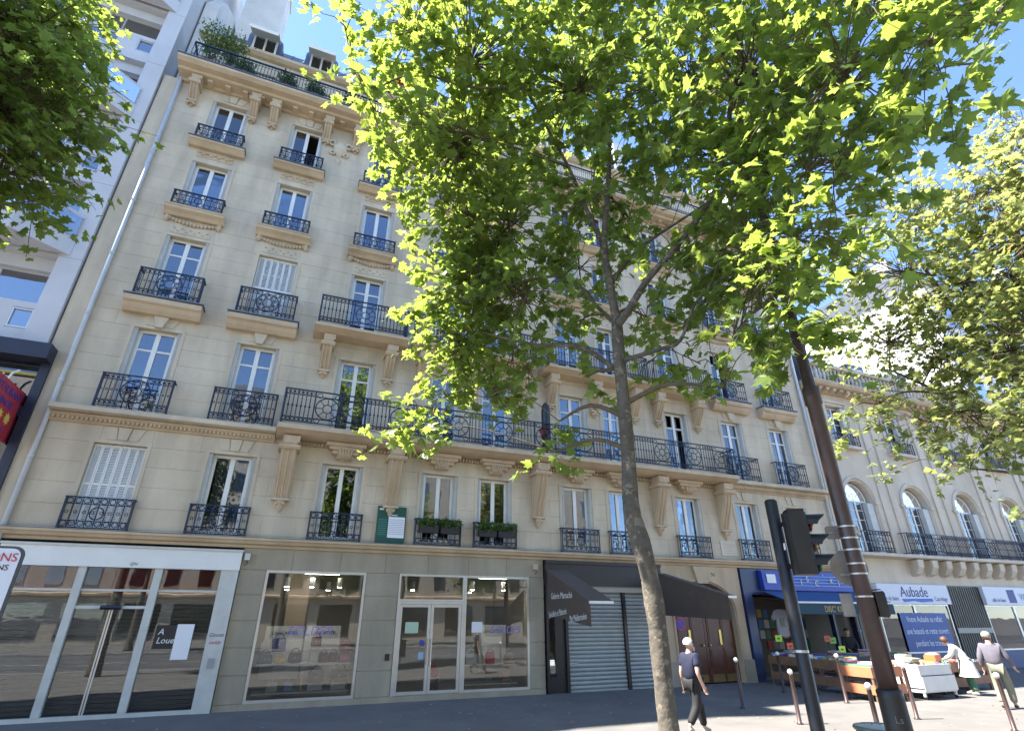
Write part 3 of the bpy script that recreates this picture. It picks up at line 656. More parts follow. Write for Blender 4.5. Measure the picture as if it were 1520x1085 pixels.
for x, y, z_, w_, h_, d_ in ((.3, .8, 1.017, .3, .27, .2), (-.02, .8, 1.017, .22, .25, .2), (1.32, .85, 1.017, .24, .39, .2), (2.15, .72, 1.26, .36, .018, .3), (1.42, .6, .336, .4, .16, .3), (2.05, .62, .336, .4, .16, .3), (4.85, .95, .48, .5, .018, .35)):
    box('display_stand', SHELF, BS, x - w_ / 2, x + w_ / 2, y - d_ / 2, y + d_ / 2, z_, z_ + h_)
box('display_stand', SHELF, BS, 2.31, 2.33, .6, .84, 1.016, 1.259); box('display_stand', SHELF, BS, 4.6, 4.62, .8, 1.12, .013, .479); box('display_stand', SHELF, BS, 5.08, 5.1, .8, 1.12, .013, .479)
KEY = MB().box(3.22, 3.34, -.05, -.013, 1.05, 1.22).build('key_switch', BLKM, B)
# small lamps on the stone over the shops
for x, zz in ((-.92, 3.72), (8.05, 3.72)):
    l_ = thing('wall_lamp', ('small white security lamp on the stone beside the vacant shop' if x < 0 else 'small beige alarm box on the stone over the bag shop'), 'lamp' if x < 0 else 'alarm box', (x, -.012, zz))
    MB().box(x - .07, x + .07, -.14, -.003, zz - .08, zz + .1).build('casing', WHITE_D if x < 0 else STONE_O, l_)
    MB().tube([(x, -.1, zz - .08), (x + .03, -.13, zz - .16), (x - .03, -.1, zz - .22)], .012, 6).build('cable', BLKM, l_)
# -- restaurant with roller shutters
RS = MB().box(8.39, 13.15, -.16, .3, 3.16, 3.96).build('restaurant_front', mat('brown_fascia', (.026, .018, .015), .45, var=.2), B)
box('fascia_moulding', MATS['brown_fascia'], RS, 8.39, 13.15, -.22, -.161, 3.86, 3.94)
box('shutter_box', mat('cream_shutter_box', (.42, .39, .33), .6), RS, 9.22, 13.1, -.1, .1, 2.98, 3.159)
box('side_post', BLKM, RS, 8.41, 8.5, -.1, .3, 0, 3.159); box('side_post', BLKM, RS, 9.12, 9.215, -.1, .3, 0, 3.159)
box('side_panel', BLKM, RS, 8.501, 9.119, -.02, .1, 0, .45); MB().box(8.501, 8.76, .01, .018, .45, 3.1).build('pane', SHOPG, RS); box('side_panel', BLKM, RS, 8.761, 9.119, -.02, .1, .451, 3.1)
def shutter(x0, x1):
    m = MB(); zz = .06; pts = []
    while zz < 2.97:
        m.prism([(.03, zz), (-.0, zz + .02), (-.012, zz + .06), (.0, zz + .1), (.03, zz + .12), (.045, zz + .12), (.045, zz)], x0, x1, 'x'); zz += .125
    m.box(x0, x1, -.02, .045, .0, .058); return m.build('roller_shutter', STEEL, RS)
shutter(9.22, 11.42); shutter(11.56, 13.08); box('shutter_guide', BLKM, RS, 11.43, 11.55, -.08, .1, 0, 2.979); box('shutter_guide', BLKM, RS, 13.081, 13.15, -.08, .1, 0, 2.979)
AWN = mat('brown_awning_canvas', (.085, .06, .045), .85, var=.1, vscale=4)
def side_awning(x0, x1, nm, lab, yb, depth, zt, zf, zb0, zb1):
    a = thing(nm, lab, 'awning', (x0, 0, zb1))
    MB().prism([(yb, zt), (-depth, zf), (-depth, zb1), (yb, zb0)], x0, x0 + .03, 'x').build('cheek', AWN, a)
    MB().prism([(yb, zt + .004), (-depth, zf + .004), (-depth, zf + .03), (yb, zt + .03)], x0 - .005, x1, 'x').build('canopy', mat('awning_top_canvas', (.095, .07, .055), .85), a)
    MB().box(x0 - .01, x1, -depth - .035, -depth - .001, zf - .04, zf + .03).build('front_bar', WHITE, a)
    MB().bar((x1 - .05, yb, zt - .25), (x1 - .05, -depth, zf - .02), .02).build('arm', BLKM, a)
    return a
a1 = side_awning(8.4, 9.2, 'awning', 'brown canvas awning wing with cream lettering left of the roller shutters', -.23, 3.0, 3.62, 2.58, 2.26, 1.94)
INK = mat('cream_lettering', (.6, .58, .54), .8)
text('lettering', 'Galerie Mamaché', .26, INK, a1, (8.394, -1.25, 2.72), (R(90), 0, R(-90)), ext=.002, sx_=.8)
text('lettering', 'Spécialités et Pâtisserie', .26, INK, a1, (8.394, -.95, 2.22), (R(90), R(-5), R(-90)), ext=.002, sx_=.52)
text('lettering', 'Plat Méditerranéen', .26, INK, a1, (8.394, -2.3, 2.09), (R(90), R(-5), R(-90)), ext=.002, sx_=.52)
a2 = side_awning(13.0, 13.3, 'awning', 'brown canvas awning wing without lettering right of the roller shutters', -.23, 3.6, 3.62, 2.76, 2.24, 2.1)
# -- carriage door no. 96
arc = [(15.1 + 1.42 * math.cos(R(a)), 2.45 + .95 * math.sin(R(a))) for a in range(0, 181, 12)]
sp = MB()
ou = [(17.0, 0), (17.0, 3.97), (13.2, 3.97), (13.2, 0)]
half = [(16.52, 0.0)] + arc + [(13.68, 0.0)]
for i in range(len(half) - 1):
    (xa, za), (xb, zb) = half[i], half[i + 1]
    if i == 0: sp.box(16.52, 17.0, -.02, .4, 0, 2.45)
    elif i == len(half) - 2: sp.box(13.2, 13.68, -.02, .4, 0, 2.45)
    else: sp.prism([(xa, za), (xa, 3.97), (xb, 3.97), (xb, zb)], -.02, .4, 'y')
sp.box(16.52, 17.0, -.02, .4, 2.45, 3.97); sp.box(13.2, 13.68, -.02, .4, 2.45, 3.97)
PT = sp.build('carriage_portal', STONE_O, B)
MB().tube([(16.58, -.03, .5)] + [(15.1 + 1.5 * math.cos(R(a)), -.03, 2.45 + 1.03 * math.sin(R(a))) for a in range(0, 181, 12)] + [(13.62, -.03, .5)], .05, 6).build('arch_moulding', STONE_O, PT)
MB().box(16.55, 17.03, -.1, -.021, 0, .75).build('portal_base', STONE_G, PT); MB().box(13.2, 13.65, -.1, -.021, 0, .75).build('portal_base', STONE_G, PT)
MB().prism([(14.85, 3.35), (15.35, 3.35), (15.5, 3.96), (14.7, 3.96)], -.14, -.021, 'y').build('keystone', STONE_O, PT)
text('house_number', '96', .2, BLKM, PT, (15.72, -.022, 3.62), ext=.004)
WOOD = mat('dark_varnished_oak', (.13, .045, .02), .38, vscale=4, col2=(.08, .026, .012))
for s1 in (-1, 1):
    x0_, x1_ = (13.69, 15.09) if s1 < 0 else (15.11, 16.51)
    d = MB().box(x0_, x1_, .2, .27, .03, 2.4)
    d.prism([(x, z) for x, z in arc if (x - 15.1) * s1 > -.01] + ([(15.11, 2.4), (16.51, 2.4)] if s1 > 0 else [(13.69, 2.4), (15.09, 2.4)]), .2, .27, 'y')
    d = d.build('door_leaf', WOOD, PT)
    for a, b in ((.12, .62), (.78, 1.28)):
        for za, zb in ((.5, 1.15), (1.3, 2.3)):
            q = MB().box(x0_ + a, x0_ + b, .175, .199, za, zb); q.box(x0_ + a + .06, x0_ + b - .06, .16, .174, za + .06, zb - .06); q.build('door_panel', WOOD, d)
        MB().box(x0_ + a - .03, x0_ + b + .03, .165, .199, .06, .3).build('kick_plate', mat('worn_brass', (.3, .21, .09), .4, .7), d)
    MB().box(x0_ + .69 - .05, x0_ + .69 + .05, .15, .199, 1.25, 1.75).build('brass_plate', MATS['brass'], d)
    MB().lathe([(.02, 0), (.05, .02), (.05, .06), (.02, .08)], (x0_ + (1.25 if s1 < 0 else .15), .15, 1.2), 10).build('knob', MATS['brass'], d)
sg = thing('no_parking_sign', 'round blue no parking sign with red ring on the oak carriage door', 'sign', (14.0, .15, 1.95))
def disc(m_, r, y0, y1, cx, cz, n=24): return m_.prism([(cx + r * math.cos(2 * math.pi * k / n), cz + r * math.sin(2 * math.pi * k / n)) for k in range(n)], y0, y1, 'y')
disc(MB(), .23, .14, .158, 14.0, 1.95).build('red_ring', mat('sign_red', (.5, .03, .03), .5), sg); disc(MB(), .18, .132, .139, 14.0, 1.95).build('blue_field', mat('sign_blue', (.03, .06, .4), .5), sg)
MB().prism([(13.86, 2.06), (13.89, 2.09), (14.14, 1.84), (14.11, 1.81)], .126, .131, 'y').build('red_bar', MATS['sign_red'], sg)
pq = thing('stone_plaque', 'engraved pale stone plaque on the wall between first floor windows', 'plaque', (16.75, -.01, 4.75))
MB().box(16.35, 17.15, -.035, -.004, 4.42, 5.0).build('slab', STONE_R, pq)
for i in range(5): MB().box(16.45 + .05 * (i % 2), 17.05 - .06 * (i % 3), -.037, -.0351, 4.5 + i * .09, 4.53 + i * .09).build('engraved_line', MORTAR, pq)
# -- disc shop
NAVY = mat('navy_shop_paint', (.018, .03, .09), .4, var=.15); BLUE = mat('royal_blue_fascia', (.02, .045, .32), .45, var=.08)
DK = MB().box(17.05, 17.95, -.1, .3, 3.0, 3.95).build('disc_shopfront', NAVY, B)
MB().prism([(-.12, 3.14), (-.34, 3.16), (-.3, 3.88), (-.12, 3.9)], 17.96, 23.4, 'x').build('blue_fascia', BLUE, DK)
box('fascia_backing', NAVY, DK, 17.96, 23.4, -.11, .3, 3.0, 3.95); box('corner_post', NAVY, DK, 17.05, 17.45, -.12, .3, 0, 2.999); box('corner_post', NAVY, DK, 23.15, 23.4, -.12, .3, 0, 2.999)
MB().box(18.15, 18.62, -.352, -.335, 3.42, 3.75).build('white_square', WHITE, DK)
st = MB()
for k in range(4): st.prism([(-.347 + .003 * k, 3.34 + k * .12), (-.352 + .003 * k, 3.34 + k * .12), (-.35 + .003 * k, 3.365 + k * .12), (-.345 + .003 * k, 3.365 + k * .12)], 18.85, 23.2, 'x')
st.build('music_staff_lines', mat('staff_blue', (.2, .38, .7), .5), DK)
YEL = mat('cream_note_letters', (.7, .66, .4), .6)
for t_, x, zz in (('D', 19.3, 3.42), ('I', 19.98, 3.38), ('S', 20.35, 3.5), ('C', 20.85, 3.35), ("'", 21.3, 3.6), ('K', 21.75, 3.45), ('I', 22.15, 3.36), ('N', 22.5, 3.5), ('G', 22.95, 3.38)):
    text('fascia_letter', t_, .3, YEL, DK, (x, -.362, zz), ext=.006)
MB().ring((19.15, -.36, 3.5), .1, .018).tube([(19.15, -.36, 3.25), (19.17, -.36, 3.85), (19.24, -.36, 3.78), (19.1, -.36, 3.6)], .018, 5).build('treble_clef', YEL, DK)
CAN = mat('blue_awning_canvas', (.02, .075, .2), .8, var=.08)
AD = thing('shop_awning', 'blue canvas awning over the record shop stalls with yellow lettering', 'awning', (20.6, -.3, 3.1))
MB().prism([(-.33, 3.12), (-1.5, 2.72), (-1.5, 2.69), (-.33, 3.09)], 17.85, 23.5, 'x').build('canopy', CAN, AD)
MB().box(17.85, 23.5, -1.54, -1.5, 2.66, 2.72).build('front_bar', WHITE, AD); MB().box(17.85, 23.5, -1.525, -1.51, 2.28, 2.659).build('valance', mat('dark_teal_valance', (.02, .055, .08), .8), AD)
text('lettering', "DISC' KING", .3, mat('amber_letters', (.55, .35, .06), .6), AD, (20.2, -1.53, 2.36), ext=.003, sx_=.85)
for x in (17.87, 23.48): MB().bar((x, -.33, 2.8), (x, -1.5, 2.68), .02).build('arm', BLKM, AD)
box('interior_back', DARKIN, DK, 17.5, 23.1, 2.5, 2.6, .013, 3.0)
SHC = [(.5, .08, .06), (.08, .2, .45), (.6, .55, .4), (.1, .3, .15), (.55, .4, .1), (.3, .3, .32), (.65, .62, .58), (.2, .08, .25)]
def cm(i): return mat('sleeve_colour_%d' % (i % 8), SHC[i % 8], .6)
for r_ in range(4):
    for k in range(16):
        if (r_ * 5 + k * 3) % 7 == 0: continue
        x = 17.7 + k * .34; zz = .9 + r_ * .42
        MB().box(x, x + .29, 2.44, 2.49, zz, zz + .33).build('record_sleeve', cm(r_ * 3 + k * 5), DK)
for x in (19.6, 21.9): box('door_post', NAVY, DK, x, x + .12, .1, .3, 0, 2.999)
ts = thing('hanging_tshirt', 'pale grey printed t-shirt hanging at the record shop entrance', 't-shirt', (18.6, -.25, 1.4))
MB().prism([(18.33, 1.5), (18.87, 1.5), (18.87, 2.15), (19.02, 2.05), (19.08, 2.15), (18.88, 2.42), (18.7, 2.46), (18.5, 2.46), (18.32, 2.42), (18.12, 2.15), (18.18, 2.05), (18.33, 2.15)], -.28, -.2, 'y').build('shirt', mat('grey_cotton', (.34, .34, .37), .9), ts)
MB().box(18.48, 18.72, -.29, -.281, 1.85, 2.15).build('print', BLKM, ts)
MB().tube([(18.6, -.24, 2.45), (18.6, -.24, 2.58), (18.63, -.24, 2.62), (18.6, -.24, 2.65)], .01, 5).build('hanger', BLKM, ts)
for x, y, zz, cname, col in ((18.0, -.5, 1.45, 'lime green', (.45, .75, .03)), (18.25, -.75, 1.2, 'orange', (.85, .14, .03)), (20.6, -.7, 1.35, 'leaf green', (.2, .5, .05)), (20.2, -.8, 1.42, 'brick red', (.6, .1, .04)), (20.25, -1.3, 1.08, 'yellow', (.75, .85, .08)), (22.6, -.8, 1.45, 'vermilion', (.8, .13, .05))):
    k = thing('price_card', '%s price card stuck up over the record bins' % cname, 'price card', (x, y, zz - .3), 0)
    MB().box(x - .17, x + .17, y - .01, y, zz - .11, zz + .11).build('card', mat('card_' + cname.replace(' ', '_'), col, .6), k); MB().bar((x, y + .008, .9), (x, y + .008, zz), .008).build('stick', BLKM, k)
    MB().box(x - .08, x + .06, y - .0125, y - .0102, zz - .03, zz + .02).build('figure', BLKM, k)
# ------------------------------------------------------------------ left neighbour: white concrete block over a dark restaurant
L = thing('concrete_building', 'white concrete office block with ribbon windows and angular balconies', 'building', (-15, 0, 0))
LX0, LX1 = -22.0, -7.26
BLUEG = glass_mat('tinted_glass', (.35, .42, .5), 2.4, .18)
core = MB().box(LX0, -8.25, .0, .3, 9.15, 9.66)
core.box(LX0, LX1, 3.0, 12, 0, 34)
core.build('core_wall', CONC, L)
box('corner_pier', CONC, L, -7.86, LX1, -.12, 2.99, 9.15, 34); box('end_pier', CONC, L, LX0, LX0 + .6, -.12, 2.99, 9.15, 34)
pj = MB()
for k in range(9): pj.box(-7.861, LX1 + .001, -.123, .5, 9.15 + 3.03 * k, 9.162 + 3.03 * k)
pj.build('pier_joints', mat('shadow_gap', (.25, .25, .25), .9), L)
for k in range(8):
    z0 = 9.66 + 3.03 * k
    sp = MB().box(LX0 + .6, -7.861, -.02, .25, z0 - .5, z0); sp.box(LX0 + .6, -7.861, -.02, .25, z0 + .66, z0 + .86); sp.box(LX0 + .6, -7.861, .25, 2.98, z0 + 2.1, z0 + 2.53)
    x = LX0 + .6; cells = []
    while x < -8.9: cells.append((x, min(x + 1.6, -8.65))); x += 1.8
    cells.append((-8.42, -7.87))
    prev = LX0 + .6
    for a, b in cells: sp.box(prev, a + .02, -.02, .25, z0, z0 + .66); prev = b - .02
    sp = sp.build('spandrel', CONC, L)
    for a, b in cells:
        f = MB().box(a + .02, a + .06, -.01, .1, z0 + .02, z0 + .64); f.box(b - .06, b - .02, -.01, .1, z0 + .02, z0 + .64); f.box(a + .06, b - .06, -.009, .099, z0 + .02, z0 + .06); f.box(a + .06, b - .06, -.009, .099, z0 + .6, z0 + .64)
        f = f.build('low_window', ALU, L); MB().box(a + .06, b - .06, .04, .048, z0 + .06, z0 + .6).build('pane', BLUEG, f)
    x = -7.9; i = 0
    while x > LX0 + 2:
        a = x - 1.4; f = MB().box(a, a + .05, .42, .5, z0 + .86, z0 + 2.1); f.box(a + .05, x, .421, .499, z0 + .86, z0 + .92); f.box(a + .05, x, .421, .499, z0 + 2.04, z0 + 2.1); f.box(a + .05, x, .421, .499, z0 + .2, z0 + .86)
        f = f.build('window', ALU, L); MB().box(a + .05, x, .45, .458, z0 + .92, z0 + 2.04).build('pane', BLUEG, f); x = a; i += 1
    if k in (1, 3, 5):
        for x0_ in (-7.6, -12.4, -17.2):
            pts = [(x0_, -.13), (x0_ - 1.2, -1.1), (x0_ - 2.6, -1.1), (x0_ - 3.4, -.13)]
            by = MB().prism(pts, z0 - .42, z0 + .22, 'z'); by.prism([(p, q * .985) for p, q in pts], z0 + .98, z0 + 1.12, 'z'); by = by.build('angular_balcony', CONC, L)
            for (p, q), (r_, s_) in zip(pts, pts[1:]):
                dv = Vector((r_ - p, s_ - q, 0)).normalized(); nn_ = Vector((-dv.y, dv.x, 0)) * .03
                p0 = Vector((p, q, 0)) + nn_ + dv * .08; p1 = Vector((r_, s_, 0)) + nn_ - dv * .08
                MB().add([(p0.x, p0.y, z0 + .22), (p1.x, p1.y, z0 + .22), (p1.x, p1.y, z0 + .98), (p0.x, p0.y, z0 + .98)], [(0, 1, 2, 3)]).build('balustrade_pane', BLUEG, by)
RD = mat('midnight_blue_steel', (.012, .016, .035), .4, var=.2)
rs = MB().box(LX0, -6.98, -.5, .2, 8.68, 9.14).build('restaurant_canopy', RD, L)
for x in (-6.98, -8.4, -9.8, -12, -15): box('steel_post', RD, L, x - .22, x, -.1, .2, 0, 8.679)
for zz in (0.0, 3.2, 4.6, 7.1): box('steel_rail', RD, L, LX0, -6.985, -.06, .19, zz, zz + .28)
MB().box(LX0, -7.21, .1, .11, .28, 8.6).build('glazing', glass_mat('dark_glass', (.12, .13, .15), 1.6, .05), L)
box('yellow_trim', mat('ochre_trim', (.5, .38, .1), .6), L, LX0, -7.22, -.03, .09, 8.3, 8.36)
for k in range(6):
    MB().tube([(-7.5 - .3 * k, -.3, 8.3 - .13 * k), (-7.62 - .3 * k, -.32, 8.2 - .13 * k), (-7.7 - .3 * k, -.3, 7.95 - .13 * k)], .03, 5).build('neon_tube', WHITE, L)
fs = thing('restaurant_sign', 'red flag sign with blue lettering and yellow flowers over the restaurant', 'sign', (-7.3, 0, 6.2))
MB().box(-7.36, -7.3, -1.9, .05, 6.35, 7.75).build('panel', mat('sign_panel_red', (.42, .035, .05), .45), fs)
MB().bar((-7.33, .05, 7.5), (-7.33, .3, 7.5), .03).bar((-7.33, .05, 6.55), (-7.33, .3, 6.55), .03).build('bracket', BLKM, fs)
SBL = mat('sign_letter_blue', (.03, .05, .28), .5); SYE = mat('sign_flower_yellow', (.7, .5, .08), .5)
for t_, zz, sz_ in (('RESTAURANT', 7.42, .29), ('CHINOIS', 7.12, .27), ('SAIGON', 6.46, .27)): text('lettering', t_, sz_, SBL, fs, (-7.294, -.92, zz), (R(90), 0, R(90)), ext=.004, sx_=.95)
for cy in (-.42, -.85, -1.3):
    pts = [(cy + (.17 if j % 2 == 0 else .1) * math.cos(R(j * 22.5)), 6.88 + (.17 if j % 2 == 0 else .1) * math.sin(R(j * 22.5))) for j in range(16)]
    MB().prism(pts, -7.299, -7.292, 'x').build('flower', SYE, fs)
# ------------------------------------------------------------------ right neighbour: arcaded stone mansion
Q = thing('arcaded_mansion', 'lower pale stone mansion with tall arched windows, balconies and roof balustrade', 'building', (36, 0, 0))
QX0, QX1 = 23.3, 50.0
AC = [25.45, 29.6, 33.75, 37.9, 42.05, 46.2]
wl = MB(); ah = .95; sp_z = 7.3
xs = [QX0] + [v for c in AC for v in (c - ah, c + ah)] + [QX1]
for i in range(0, len(xs), 2): wl.box(xs[i], xs[i + 1], .0, .5, 4.7, sp_z)
for i in range(0, len(xs), 2): wl.box(xs[i], xs[i + 1], .0, .5, sp_z, 8.5)
for c in AC:
    pr = [(c + ah * math.cos(R(a)), sp_z + ah * math.sin(R(a))) for a in range(0, 181, 12)]
    for (xa, za), (xb, zb) in zip(pr, pr[1:]): wl.prism([(xa, za), (xa, 8.5), (xb, 8.5), (xb, zb)], 0, .5, 'y')
wx = [QX0] + [v for c in AC for v in (c - .72, c + .72)] + [QX1]
wl.box(QX0, QX1, 0, .5, 8.5, 10.0)
for i in range(0, len(wx), 2): wl.box(wx[i], wx[i + 1], 0, .5, 10.0, 12.15)
wl.box(QX0, QX1, 0, .5, 12.15, 13.0); wl.box(QX0, QX1, 0, .45, 3.56, 4.7); wl.box(QX0, QX0 + .4, .5, 12, 0, 13); wl.box(QX1 - .4, QX1, .5, 12, 0, 13); wl.box(QX0, QX1, 12, 12.4, 0, 13)
wl = wl.build('wall', STONE_R, Q)
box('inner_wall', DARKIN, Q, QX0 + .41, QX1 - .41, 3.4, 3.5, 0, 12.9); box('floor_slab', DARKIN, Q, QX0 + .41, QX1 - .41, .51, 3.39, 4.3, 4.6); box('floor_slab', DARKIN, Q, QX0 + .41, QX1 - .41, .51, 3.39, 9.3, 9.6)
pl = MB()
for i, c in enumerate(AC): pl.box(c - 1.9, c - 1.5, -.07, -.001, 4.86, 12.5); pl.box(c + 1.5, c + 1.9, -.071, -.001, 4.86, 12.5)
pl.build('pilaster_strips', STONE_R, Q)
for i, c in enumerate(AC):
    ar = MB(); ar.tube([(c - 1.1, -.01, 5.0), (c - 1.1, -.01, sp_z)] + [(c - 1.1 * math.cos(R(a)), -.01, sp_z + 1.1 * math.sin(R(a))) for a in range(12, 180, 12)] + [(c + 1.1, -.01, sp_z), (c + 1.1, -.01, 5.0)], .09, 5)
    ar = ar.build('archivolt', STONE_R, Q)
    MB().box(c - 1.3, c - .97, -.1, .0, sp_z - .14, sp_z).box(c + .97, c + 1.3, -.1, 0, sp_z - .14, sp_z).build('impost', STONE_R, ar)
    f = MB(); g = .86
    f.box(c - g, c - g + .06, .3, .36, 4.86, sp_z); f.box(c + g - .06, c + g, .3, .36, 4.86, sp_z); f.box(c - g, c + g, .299, .361, sp_z - .05, sp_z + .03); f.box(c - .05, c + .05, .29, .36, 4.86, sp_z - .05)
    for zz in (5.4, 5.9, 6.4, 6.85): f.box(c - g + .06, c - .05, .31, .35, zz, zz + .03); f.box(c + .05, c + g - .06, .31, .35, zz, zz + .03)
    for xx in (-.45, .45): f.box(c + xx - .015, c + xx + .015, .312, .348, 4.9, sp_z - .05)
    f.tube([(c + (g - .02) * math.cos(R(a)), .33, sp_z + (g - .02) * math.sin(R(a))) for a in range(0, 181, 15)], .035, 4)
    for a in (45, 90, 135): f.bar((c, .33, sp_z), (c + g * math.cos(R(a)), .33, sp_z + g * math.sin(R(a))), .018)
    f.ring((c, .33, sp_z), .35, .015, n=10, a1=180)
    f = f.build('arched_window', WHITE, Q)
    MB().box(c - g + .06, c + g - .06, .33, .336, 4.86, sp_z - .05).build('pane', GLASS, f)
    MB().prism([(c + g * .97 * math.cos(R(a)), sp_z + .03 + g * .95 * math.sin(R(a))) for a in range(0, 181, 15)], .33, .336, 'y').build('fanlight_pane', GLASS, f)
    MB().box(c + .5, c + ah - .02, .05, .29, 4.9, sp_z - .1).build('folded_shutter', WHITE_D, Q)
    # upper window
    u = MB().box(c - .6, c - .54, .25, .31, 10.0, 12.1); u.box(c + .54, c + .6, .25, .31, 10.0, 12.1); u.box(c - .04, c + .04, .245, .31, 10, 12.1); u.box(c - .54, c + .54, .251, .309, 12.04, 12.1)
    for zz in (10.6, 11.2, 11.7): u.box(c - .54, c - .04, .26, .3, zz, zz + .03); u.box(c + .04, c + .54, .26, .3, zz, zz + .03)
    u = u.build('window', WHITE, Q); MB().box(c - .54, c + .54, .28, .286, 10, 12.04).build('pane', GLASS, u)
    MB().box(c + .42, c + .7, .02, .24, 10.02, 12.1).build('folded_shutter', WHITE_D, Q)
    e = MB()
    for s1 in (-1, 1): e.box(c + s1 * .82 - .08, c + s1 * .82 + .08, -.06, .0, 9.85, 12.3)
    e.box(c - .9, c + .9, -.09, .0, 12.3, 12.42); e.build('window_surround', STONE_R, Q)
    sl_ = MB().box(c - .95, c + .95, -.3, .0, 9.82, 9.96).build('sill', STONE_R, Q)
    link('railing', RM['l4'], sl_, (c, 0, 9.97))
for nm, m_, pts in (('first_cornice', STONE_R, [(.1, 4.62), (-.3, 4.66), (-.5, 4.7), (-.5, 4.83), (.1, 4.86)]), ('main_cornice', STONE_O, [(.3, 12.72), (-.2, 12.75), (-.35, 12.9), (-.62, 12.98), (-.7, 13.1), (-.7, 13.22), (.3, 13.25)])):
    prof(nm, m_, pts, QX0, QX1, Q)
md = MB(); x = QX0 + .2
while x < QX1: md.box(x, x + .2, -.55, -.2, 12.76, 12.89); x += .5
md.build('modillion_row', STONE_O, Q, kind='stuff')
x = 27.6
while x < QX1 - 1: MB().prism([(.02, 3.9), (-.25, 4.0), (-.45, 4.3), (-.48, 4.615), (.02, 4.615)], x, x + .4, 'x').build('balcony_bracket', STONE_R, Q); x += 1.05

r_ = railing(.78, .92, .45, 'scroll').mesh('railing', IRON); link('railing', r_, Q, (25.45, 0, 4.87))
m_ = long_railing(27.4, QX1 - .3, .95, .47, AC[1:]); m_.v = [(p, q, c + 4.87) for p, q, c in m_.v]; m_.build('long_railing', IRON, Q)
bs = MB().box(QX0 + .3, QX1, -.4, -.1, 13.25, 13.42); bs.box(QX0 + .3, QX1, -.42, -.08, 14.2, 14.38); bs = bs.build('roof_balustrade', STONE_R, Q)
bm = MB().lathe([(.07, 0), (.07, .06), (.04, .12), (.09, .35), (.05, .58), (.07, .7), (.07, .775)], (0, 0, 0), 8).mesh('baluster', STONE_R, True)
x = QX0 + .5
while x < 44: link('baluster', bm, bs, (x, -.25, 13.422)); x += .3
MB().prism([(1.2, 13.0), (2.8, 16.4), (7, 17.2), (12, 16), (12, 13)], QX0 + .4, QX1, 'x').build('mansard_roof', SLATE, Q)
for c in (26.5, 30.5, 34.5, 38.5):
    d = MB().box(c - .7, c + .7, 1.5, 2.8, 14.2, 16.1).build('dormer', ZINC, Q); MB().box(c - .5, c + .5, 1.47, 1.499, 14.4, 15.8).build('dormer_window', WHITE, d)
    MB().box(c - .42, c - .03, 1.455, 1.469, 14.5, 15.7).box(c + .03, c + .42, 1.455, 1.469, 14.5, 15.7).build('pane', GLASS, d)
# shops in the mansion
AF = mat('pale_sign_board', (.62, .64, .7), .5)
def fascia(x0, x1):
    o = box('shop_fascia', AF, Q, x0, x1, -.22, .2, 2.72, 3.54); return o
f1 = fascia(24.65, 29.52); f2 = fascia(32.25, 39.5); f3 = fascia(40.5, 49.5)
DBL = mat('logo_navy', (.02, .03, .2), .5); LBL = mat('logo_blue', (.04, .12, .5), .5); GRT = mat('grey_lettering', (.25, .27, .35), .6)
text('logo_lettering', 'Aubade', .62, DBL, f1, (27.05, -.228, 3.02), ext=.004)
MB().prism([(26.1, 2.92), (28.2, 2.96), (28.25, 2.83), (27.4, 2.79), (26.9, 2.84), (26.2, 2.79)], -.23, -.222, 'y').build('logo_wave', LBL, f1)
text('fascia_lettering', 'salle de bains', .26, GRT, f1, (25.35, -.228, 2.86), ext=.003, sx_=.8); text('fascia_lettering', 'Carrelage', .27, GRT, f1, (28.85, -.228, 2.86), ext=.003, sx_=.9)
text('fascia_lettering', 'salle de bains', .26, GRT, f2, (33.3, -.228, 2.86), ext=.003, sx_=.8); box('logo_square', DBL, f2, 34.15, 34.75, -.232, -.221, 2.82, 3.42); text('fascia_lettering', 'Villeroy', .45, GRT, f2, (35.8, -.228, 2.95), ext=.003)
for a, b in ((24.65, 29.5), (32.3, 39.4), (40.6, 49.4)):
    n_ = max(2, round((b - a) / 2.4))
    for k in range(n_):
        p = a + (b - a) * k / n_; framed(Q, p, p + (b - a) / n_ - .003, .75, 2.715, ALU, .06)
    box('blue_plinth', mat('plinth_blue', (.035, .06, .16), .5), Q, a, b, -.05, .3, 0, .748)
    box('display_back', mat('showroom_wall', (.5, .52, .52), .8), Q, a, b, 2.2, 2.3, .1, 3.4)
    box('showroom_floor', SHELF, Q, a, b, .301, 2.19, .6, .7)
ps_ = thing('window_poster', 'large blue renovation poster with white lettering in the showroom window', 'poster', (27.4, .07, .8))
MB().box(25.9, 29.1, -.045, -.033, .8, 2.35).build('sheet', mat('poster_blue', (.03, .1, .4), .5, vscale=.7, col2=(.02, .04, .16)), ps_)
WI = MATS['white_ink']
for t_, zz in (('Votre Aubade se refait', 1.98), ('une beauté et reste ouvert', 1.5), ('pendant les travaux', 1.02)): text('lettering', t_, .34, WI, ps_, (27.5, -.047, zz), ext=.001, sx_=.78)
rb = MB(); x = 29.62
while x < 32.2: rb.box(x, x + .1, -.06, .1, 0, 3.5); x += .17
PNL = mat('bronze_panel', (.06, .048, .036), .5, var=.2)
rb.build('ribbed_door', PNL, Q); box('ribbed_door_back', BLKM, Q, 29.55, 32.24, .0, .2, 0, 3.55); box('door_band', mat('beige_band', (.35, .33, .28), .6), Q, 29.6, 32.2, -.09, -.061, 1.5, 1.72)
box('side_pier', STONE_R, Q, 23.42, 24.64, -.01, .45, 0, 3.559); box('side_pier', STONE_R, Q, 39.55, 40.45, -.01, .45, 0, 3.559)
